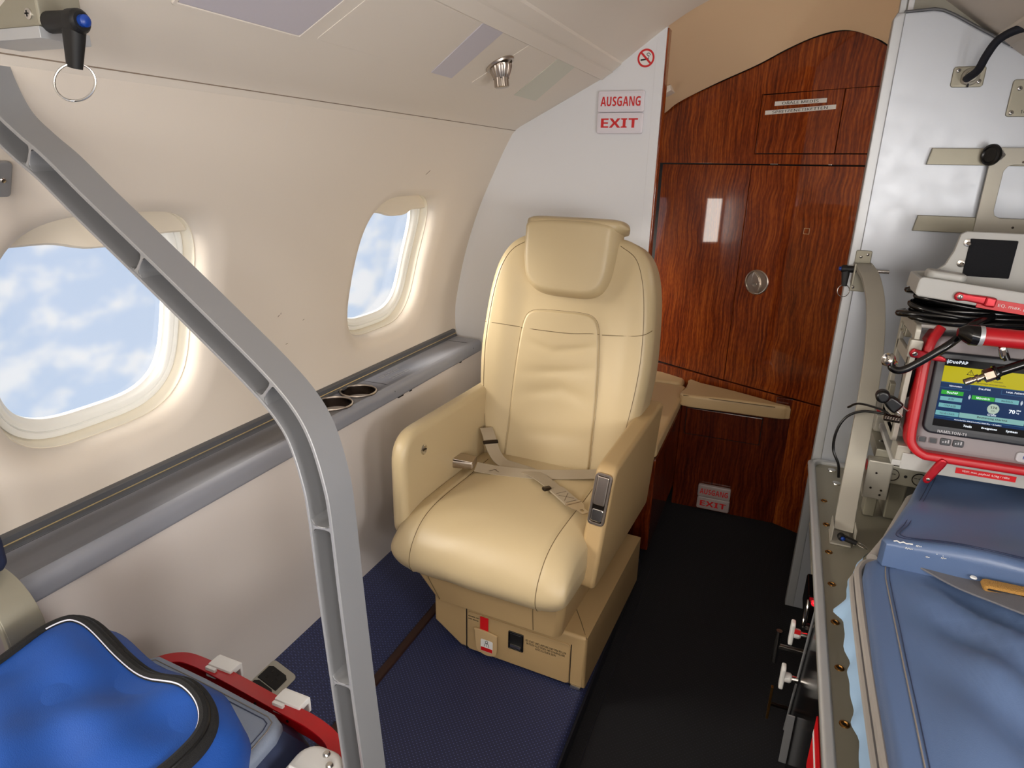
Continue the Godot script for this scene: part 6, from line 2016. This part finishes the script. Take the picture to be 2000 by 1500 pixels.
	screw(rb, ro * Transform3D(Basis(Vector3.RIGHT, -PI / 2), Vector3(0.309, 0.742, -1.80)), 0.008)
	put("warning_label", span(Vector3(0.298, 0.7915, -1.93), Vector3(0.326, 0.7905, -1.89), 0.0002), M.label_red, rb, ro)
	put("warning_label", span(Vector3(0.2728, 0.690, -1.742), Vector3(0.2742, 0.712, -1.720), 0.0002), M.label_red, rb, ro)


func yz_circle(x: float, y: float, z: float, r: float) -> PackedVector3Array:
	var p := PackedVector3Array()
	for i in 20:
		p.append(Vector3(x, y + cos(TAU * i / 20) * r, z + sin(TAU * i / 20) * r))
	return p


func knurled(r: float, l: float) -> PackedVector3Array:
	var rings := []
	for k in 13:
		var ring := PackedVector3Array()
		for i in 36:
			var q := r * (1.0 if (i / 2 + k) % 2 == 0 else 0.90)
			ring.append(Vector3(cos(TAU * i / 36) * q, l * (k / 12.0 - 0.5), sin(TAU * i / 36) * q))
		rings.append(ring)
	return loft(rings)


func shelf_and_wall_things() -> void:
	# upper shelf
	var roll := Basis(Vector3.BACK, deg_to_rad(-5.5))
	var s := thing("equipment_shelf", "gray metal equipment shelf with a raised lip above the ventilator", "shelf", Vector3(0.280, 1.153, -1.62), roll)
	put("floor_plate", span(Vector3(0.002, 0.002, -0.135), Vector3(0.60, 0.014, -0.002), 0.003), M.device_white, s)
	put("front_lip", off(prism(rrect(0.62, 0.042, 0.010, 4, Vector2(0.306, 0.021)), 0.012, 0.003), Vector3.ZERO), M.device_white, s)
	put("side_lip", span(Vector3(-0.003, 0.002, -0.125), Vector3(0.010, 0.038, 0.004), 0.004), M.device_white, s)
	put("corner_boss", off(prism(rrect(0.075, 0.050, 0.014, 5), 0.020, 0.006, 3), Vector3.ZERO), M.device_white, s, Transform3D(Basis(Vector3.RIGHT, -PI / 2), Vector3(0.050, 0.046, -0.040)))
	var bp := PackedVector2Array([Vector2(0.0, 0.005), Vector2(0.60, 0.005), Vector2(0.60, 0.19), Vector2(0.10, 0.142), Vector2(0.080, 0.140), Vector2(0.070, 0.132), Vector2(0.068, 0.095), Vector2(0.060, 0.062), Vector2(0.045, 0.045), Vector2(0.0, 0.036)])
	put("back_plate", off(prism(bp, 0.012, 0.003), Vector3(0, 0, -0.128)), M.device_white, s)
	put("arm_to_wall", span(Vector3(0.24, 0.02, -0.44), Vector3(0.32, 0.10, -0.13), 0.004), M.device_white, s)
	put("velcro_pad", Transform3D(Basis(Vector3.BACK, deg_to_rad(5.5)), Vector3(0.138, 0.089, -0.1205)) * prism(rrect(0.088, 0.082, 0.002, 2), 0.005, 0.0012), M.velcro, s)
	for q in [Vector3(0.088, 0.116, -0.122), Vector3(0.089, 0.070, -0.122)]:
		var w := put("washer", facing(Vector3.BACK, q) * lathe([Vector2(0.0085, 0), Vector2(0.0085, 0.002), Vector2(0.005, 0.003)], 22), M.steel, s)
		put("stud", facing(Vector3(0.2, -0.2, 1), q) * lathe([Vector2(0.004, 0), Vector2(0.004, 0.008), Vector2(0.0025, 0.010), Vector2(0, 0.010)], 14), M.brushed_steel, w)
	var k := thing("red_latch", "red anodised latch on the lip of the upper equipment shelf", "latch", Vector3(0.358, 1.160, -1.609), roll, "red latch levers")
	put("lever", prism(spline2([Vector2(-0.010, 0.0), Vector2(-0.004, 0.009), Vector2(0.015, 0.008), Vector2(0.060, 0.009), Vector2(0.066, 0.0), Vector2(0.060, -0.009), Vector2(0.015, -0.007), Vector2(-0.004, -0.009)], 4), 0.010, 0.003), M.red_anodised, k)
	put("grip_block", off(box(0.020, 0.020, 0.016, 0.003), Vector3(0.055, -0.001, 0.001)), M.red_anodised, k)
	screw(k, Transform3D(Basis.IDENTITY, Vector3(0, 0, 0.0052)), 0.0055)
	var lb := thing("payload_label", "bright red payload label on the lip of the upper equipment shelf", "label", Vector3(0.492, 1.141, -1.6128), roll)
	put("strip", box(0.20, 0.022, 0.0008, 0.0003), M.label_red, lb)
	text("EQ. max. payload  6,5kg / 14lbs", 0.150, 0.0085, M.white_print, lb, Transform3D(Basis.IDENTITY, Vector3(0.012, 0, 0.0006)))
	# the bracket frame of two rails and an upright
	var r := thing("wall_rails", "two beige metal rails joined by an upright on the aluminium wall", "rail", Vector3(0.47, 1.36, ZA))
	var o := Transform3D(Basis.IDENTITY, -Vector3(0.47, 1.36, ZA))
	var c := func(y0: float, y1: float) -> PackedVector2Array:
		return PackedVector2Array([Vector2(0.316, y0), Vector2(0.95, y0), Vector2(0.95, y1), Vector2(0.322, y1)])
	put("upper_rail", off(prism(c.call(1.427, 1.468), 0.014, 0.002), Vector3(0, 0, ZA + 0.010)), M.champagne, r, o)
	put("lower_rail", off(prism(c.call(1.258, 1.299), 0.014, 0.002), Vector3(0, 0, ZA + 0.010)), M.champagne, r, o)
	var up := PackedVector2Array()
	for q in [Vector2(0.452, 1.215), Vector2(0.452, 1.428)]:
		up.append(q)
	up.append_array(PackedVector2Array([Vector2(0.452, 1.470), Vector2(0.75, 1.470), Vector2(0.75, 1.430), Vector2(0.505, 1.430), Vector2(0.493, 1.426), Vector2(0.486, 1.414), Vector2(0.486, 1.318), Vector2(0.490, 1.306), Vector2(0.502, 1.300), Vector2(0.75, 1.300), Vector2(0.75, 1.258), Vector2(0.502, 1.258), Vector2(0.490, 1.252), Vector2(0.486, 1.242), Vector2(0.486, 1.215)]))
	put("upright", off(prism(up, 0.008, 0.0015), Vector3(0, 0, ZA + 0.021)), M.champagne_light, r, o)
	for q in [Vector3(0.535, 1.278, ZA + 0.0255), Vector3(0.528, 1.452, ZA + 0.0255), Vector3(0.522, 1.436, ZA + 0.0255)]:
		put("hole", facing(Vector3.BACK, q) * lathe([Vector2(0.003, 0), Vector2(0.003, 0.0005), Vector2(0, 0.0005)], 10), M.dark_steel, r, o)
	var kn := thing("clamp_knob", "round black clamp knob with a steel bolt on the upper wall rail", "knob", Vector3(0.475, 1.452, ZA + 0.026))
	var ax := Vector3(-0.80, 0.0, 0.60).normalized()
	put("bolt", facing(ax) * lathe([Vector2(0.006, -0.002), Vector2(0.006, 0.022), Vector2(0, 0.022)], 16), M.steel, kn)
	put("nut", facing(ax) * Transform3D(Basis(Vector3.RIGHT, -PI / 2), Vector3(0, 0.012, 0)) * prism(circle(0.013, 6), 0.010, 0.0015), M.steel, kn)
	put("knob_head", facing(ax) * lathe([Vector2(0.012, 0.022), Vector2(0.014, 0.026), Vector2(0.024, 0.030), Vector2(0.026, 0.034), Vector2(0.025, 0.040), Vector2(0.020, 0.042), Vector2(0.017, 0.039), Vector2(0, 0.039)], 28), M.black_rubber, kn)
	# cable gland and its thick cable
	var g := thing("cable_gland", "thick dark cable entering a screwed metal flange on the aluminium wall", "cable", Vector3(0.368, 1.636, ZA))
	put("flange", off(prism(rrect(0.070, 0.048, 0.007, 4), 0.006, 0.002), Vector3(0, 0, 0.003)), M.champagne, g)
	put("boss", facing(Vector3.BACK, Vector3(0.004, 0, 0.005)) * lathe([Vector2(0.021, 0), Vector2(0.019, 0.006), Vector2(0.014, 0.008), Vector2(0.012, 0.014), Vector2(0.010, 0.014)], 28), M.champagne_light, g)
	put("slit", off(box(0.004, 0.022, 0.004, 0.001), Vector3(0.002, -0.014, 0.010)), M.black, g)
	for q in [Vector3(-0.024, 0.015, 0.006), Vector3(0.024, -0.011, 0.006)]:
		screw(g, Transform3D(Basis.IDENTITY, q), 0.0055)
	var cable := spline([Vector3(-0.006, -0.008, 0.014), Vector3(-0.006, -0.006, 0.045), Vector3(0.004, 0.006, 0.078), Vector3(0.010, 0.034, 0.10), Vector3(0.022, 0.062, 0.12), Vector3(0.048, 0.078, 0.14), Vector3(0.085, 0.083, 0.16), Vector3(0.16, 0.085, 0.20)], 8)
	put("cable", tube(cable, 0.0092, 14), M.dark_navy, g)
	put("braid", tube(PackedVector3Array([Vector3(-0.006, -0.008, 0.010), Vector3(-0.006, -0.0075, 0.034)]), 0.0098, 14), M.brushed_steel, g)
	var v := thing("power_outlet", "screwed gray outlet plate marked 14V at the right edge of the aluminium wall", "socket", Vector3(0.515, 1.585, ZA))
	put("plate", off(prism(rrect(0.100, 0.085, 0.007, 4), 0.006, 0.002), Vector3(0, 0, 0.003)), M.champagne, v)
	put("socket_ring", facing(Vector3.BACK, Vector3(0.010, 0.008, 0.006)) * lathe([Vector2(0.018, 0), Vector2(0.018, 0.008), Vector2(0.014, 0.008), Vector2(0.014, 0.002), Vector2(0, 0.002)], 24), M.champagne_light, v)
	for q in [Vector3(-0.034, 0.022, 0.006), Vector3(-0.040, -0.033, 0.006), Vector3(0.040, 0.030, 0.006)]:
		screw(v, Transform3D(Basis.IDENTITY, q), 0.0055)
	text("14V", 0.0, 0.008, M.black_print, v, Transform3D(Basis.IDENTITY, Vector3(-0.012, -0.031, 0.0064)))
	text("B", 0.0, 0.007, M.black_print, v, Transform3D(Basis.IDENTITY, Vector3(-0.012, -0.012, 0.0064)))


func counter_front() -> void:
	var c := thing("counter_cabinet", "dark counter under the metal tray with a glossy black front facing the aisle", "cabinet", Vector3(0.60, 0.0, -0.9))
	var o := Transform3D(Basis.IDENTITY, Vector3(-0.60, 0, 0.9))
	put("top_rail", span(Vector3(0.178, 0.505, -2.06), Vector3(0.99, 0.534, 0.3), 0.003), M.dark_navy, c, o)
	put("back_wall", span(Vector3(0.42, 0.0, -2.06), Vector3(0.44, 0.51, 0.3), 0.002), M.dark_navy, c, o)
	put("plinth", span(Vector3(0.24, 0.0, -2.06), Vector3(0.44, 0.05, 0.3), 0.002), M.dark_navy, c, o)
	var side := Transform3D(Basis(Vector3(0, 0, 1), Vector3.UP, Vector3(-1, 0, 0)), Vector3(0.184, 0, 0))
	put("gloss_front", side * prism(PackedVector2Array([Vector2(-1.46, 0.05), Vector2(0.3, 0.05), Vector2(0.3, 0.506), Vector2(-1.335, 0.506)]), 0.010, 0.0015), M.black_gloss, c, o)
	put("clear_edge", tube(PackedVector3Array([Vector3(0.1755, 0.052, -1.462), Vector3(0.1755, 0.505, -1.337)]), 0.003, 8), M.alu_arm, c, o)
	put("shelf", span(Vector3(0.20, 0.335, -2.05), Vector3(0.42, 0.345, -1.50), 0.002), M.olive_panel, c, o)
	put("metal_plate", span(Vector3(0.160, 0.08, -1.33), Vector3(0.1765, 0.22, -1.326), 0.001), M.alu_arm, c, o)
	put("latch_bar", tube(PackedVector3Array([Vector3(0.135, 0.14, -1.60), Vector3(0.135, 0.24, -1.60)]), 0.008, 12), M.steel, c, o)
	put("latch_arm", span(Vector3(0.135, 0.185, -1.606), Vector3(0.25, 0.197, -1.594), 0.002), M.steel, c, o)
	put("copper_strip", span(Vector3(0.128, 0.07, -1.47), Vector3(0.134, 0.17, -1.46), 0.001), M.copper, c, o)
	put("strip_arm", span(Vector3(0.130, 0.11, -1.472), Vector3(0.186, 0.118, -1.464), 0.001), M.dark_steel, c, o)
	for i in 2:
		var k := thing("turn_knob", ["white plastic turn knob on the glossy black counter front, lower one", "white plastic turn knob at the edge of the black counter front, upper one"][i], "knob", [Vector3(0.176, 0.262, -1.40), Vector3(0.186, 0.335, -1.475)][i], Basis.IDENTITY, "white turn knobs")
		put("stem", facing(Vector3.LEFT) * lathe([Vector2(0.008, 0), Vector2(0.008, 0.016), Vector2(0.006, 0.016), Vector2(0.006, 0.020)], 16), M.steel, k)
		put("hub", facing(Vector3.LEFT) * lathe([Vector2(0.009, 0.014), Vector2(0.012, 0.018), Vector2(0.012, 0.030), Vector2(0, 0.030)], 18), M.white_plastic, k)
		put("wing", Transform3D(Basis(Vector3(0, 0, 1), Vector3.UP, Vector3(-1, 0, 0)), Vector3(-0.034, 0, 0)) * prism(rrect(0.026, 0.066, 0.009, 4), 0.010, 0.003), M.white_plastic, k)
		if i:
			put("red_mark", span(Vector3(-0.030, 0.008, 0.013), Vector3(-0.016, 0.020, 0.0145), 0.0004), M.red_print, k)
	var l := thing("indicator_box", "small black control box with a glowing red lamp beside the counter front", "control box", Vector3(0.21, 0.345, -1.56))
	put("case", off(box(0.070, 0.080, 0.10, 0.004), Vector3(0.0, 0.041, 0.0)), M.black_gloss, l)
	put("red_lamp", facing(Vector3(-0.2, 0, 1), Vector3(-0.018, 0.062, 0.050)) * lathe([Vector2(0.0065, 0), Vector2(0.0065, 0.003), Vector2(0.004, 0.006), Vector2(0, 0.007)], 16), M.red_lamp, l)
	put("lamp_bezel", facing(Vector3(-0.2, 0, 1), Vector3(-0.018, 0.062, 0.050)) * ring_shape(0.009, 0.0065, 0.004), M.steel, l)
	var om := OmniLight3D.new()
	om.name = "red_glow"
	om.light_color = Color(1.0, 0.1, 0.15)
	om.light_energy = 0.0006
	om.light_size = 0.006
	om.omni_range = 1.0
	om.omni_attenuation = 2.0
	om.shadow_enabled = true
	om.position = Vector3(-0.021, 0.062, 0.066)
	l.add_child(om)
	var b := thing("navy_pouch", "navy blue soft pouch in the dark recess under the tray", "pouch", Vector3(0.26, 0.345, -1.85))
	put("body", off(puff(spline2([Vector2(-0.05, 0.0), Vector2(-0.06, 0.07), Vector2(-0.045, 0.135), Vector2(0.0, 0.142), Vector2(0.05, 0.135), Vector2(0.06, 0.07), Vector2(0.05, 0.0)], 5), 0.10, 0.025, func(q: Vector2): return 0.006 * sin(q.x * 60.0 + q.y * 40.0), 8, 5), Vector3(0, 0, 0.05)), M.blue_leather_dark, b)
	put("flap", off(box(0.10, 0.004, 0.02, 0.0015), Vector3(0.0, 0.10, 0.054)), M.dark_navy, b)
	var h := thing("grab_handle", "oval chrome pull handle on the counter front under the tray rim", "handle", Vector3(0.176, 0.455, -1.39))
	var lp := PackedVector3Array()
	for i in 28:
		lp.append(Vector3(-0.012, sin(TAU * i / 28) * 0.034, cos(TAU * i / 28) * 0.016))
	put("loop", tube(lp, 0.003, 8, true), M.steel, h)
	put("mount", span(Vector3(-0.014, -0.039, -0.006), Vector3(0.004, -0.029, 0.006), 0.001), M.steel, h)
	var n := thing("warning_notice", "red and white warning notice on the glossy black counter front", "label", Vector3(0.1782, 0.40, -1.02), Basis(Vector3(0, 0, 1), Vector3.UP, Vector3(-1, 0, 0)))
	put("plate", prism(rrect(0.12, 0.12, 0.006, 3), 0.0012, 0.0004), M.label_red, n)
	put("white_bar", off(box(0.118, 0.012, 0.0008, 0.0003), Vector3(0, 0.02, 0.0009)), M.paper, n)
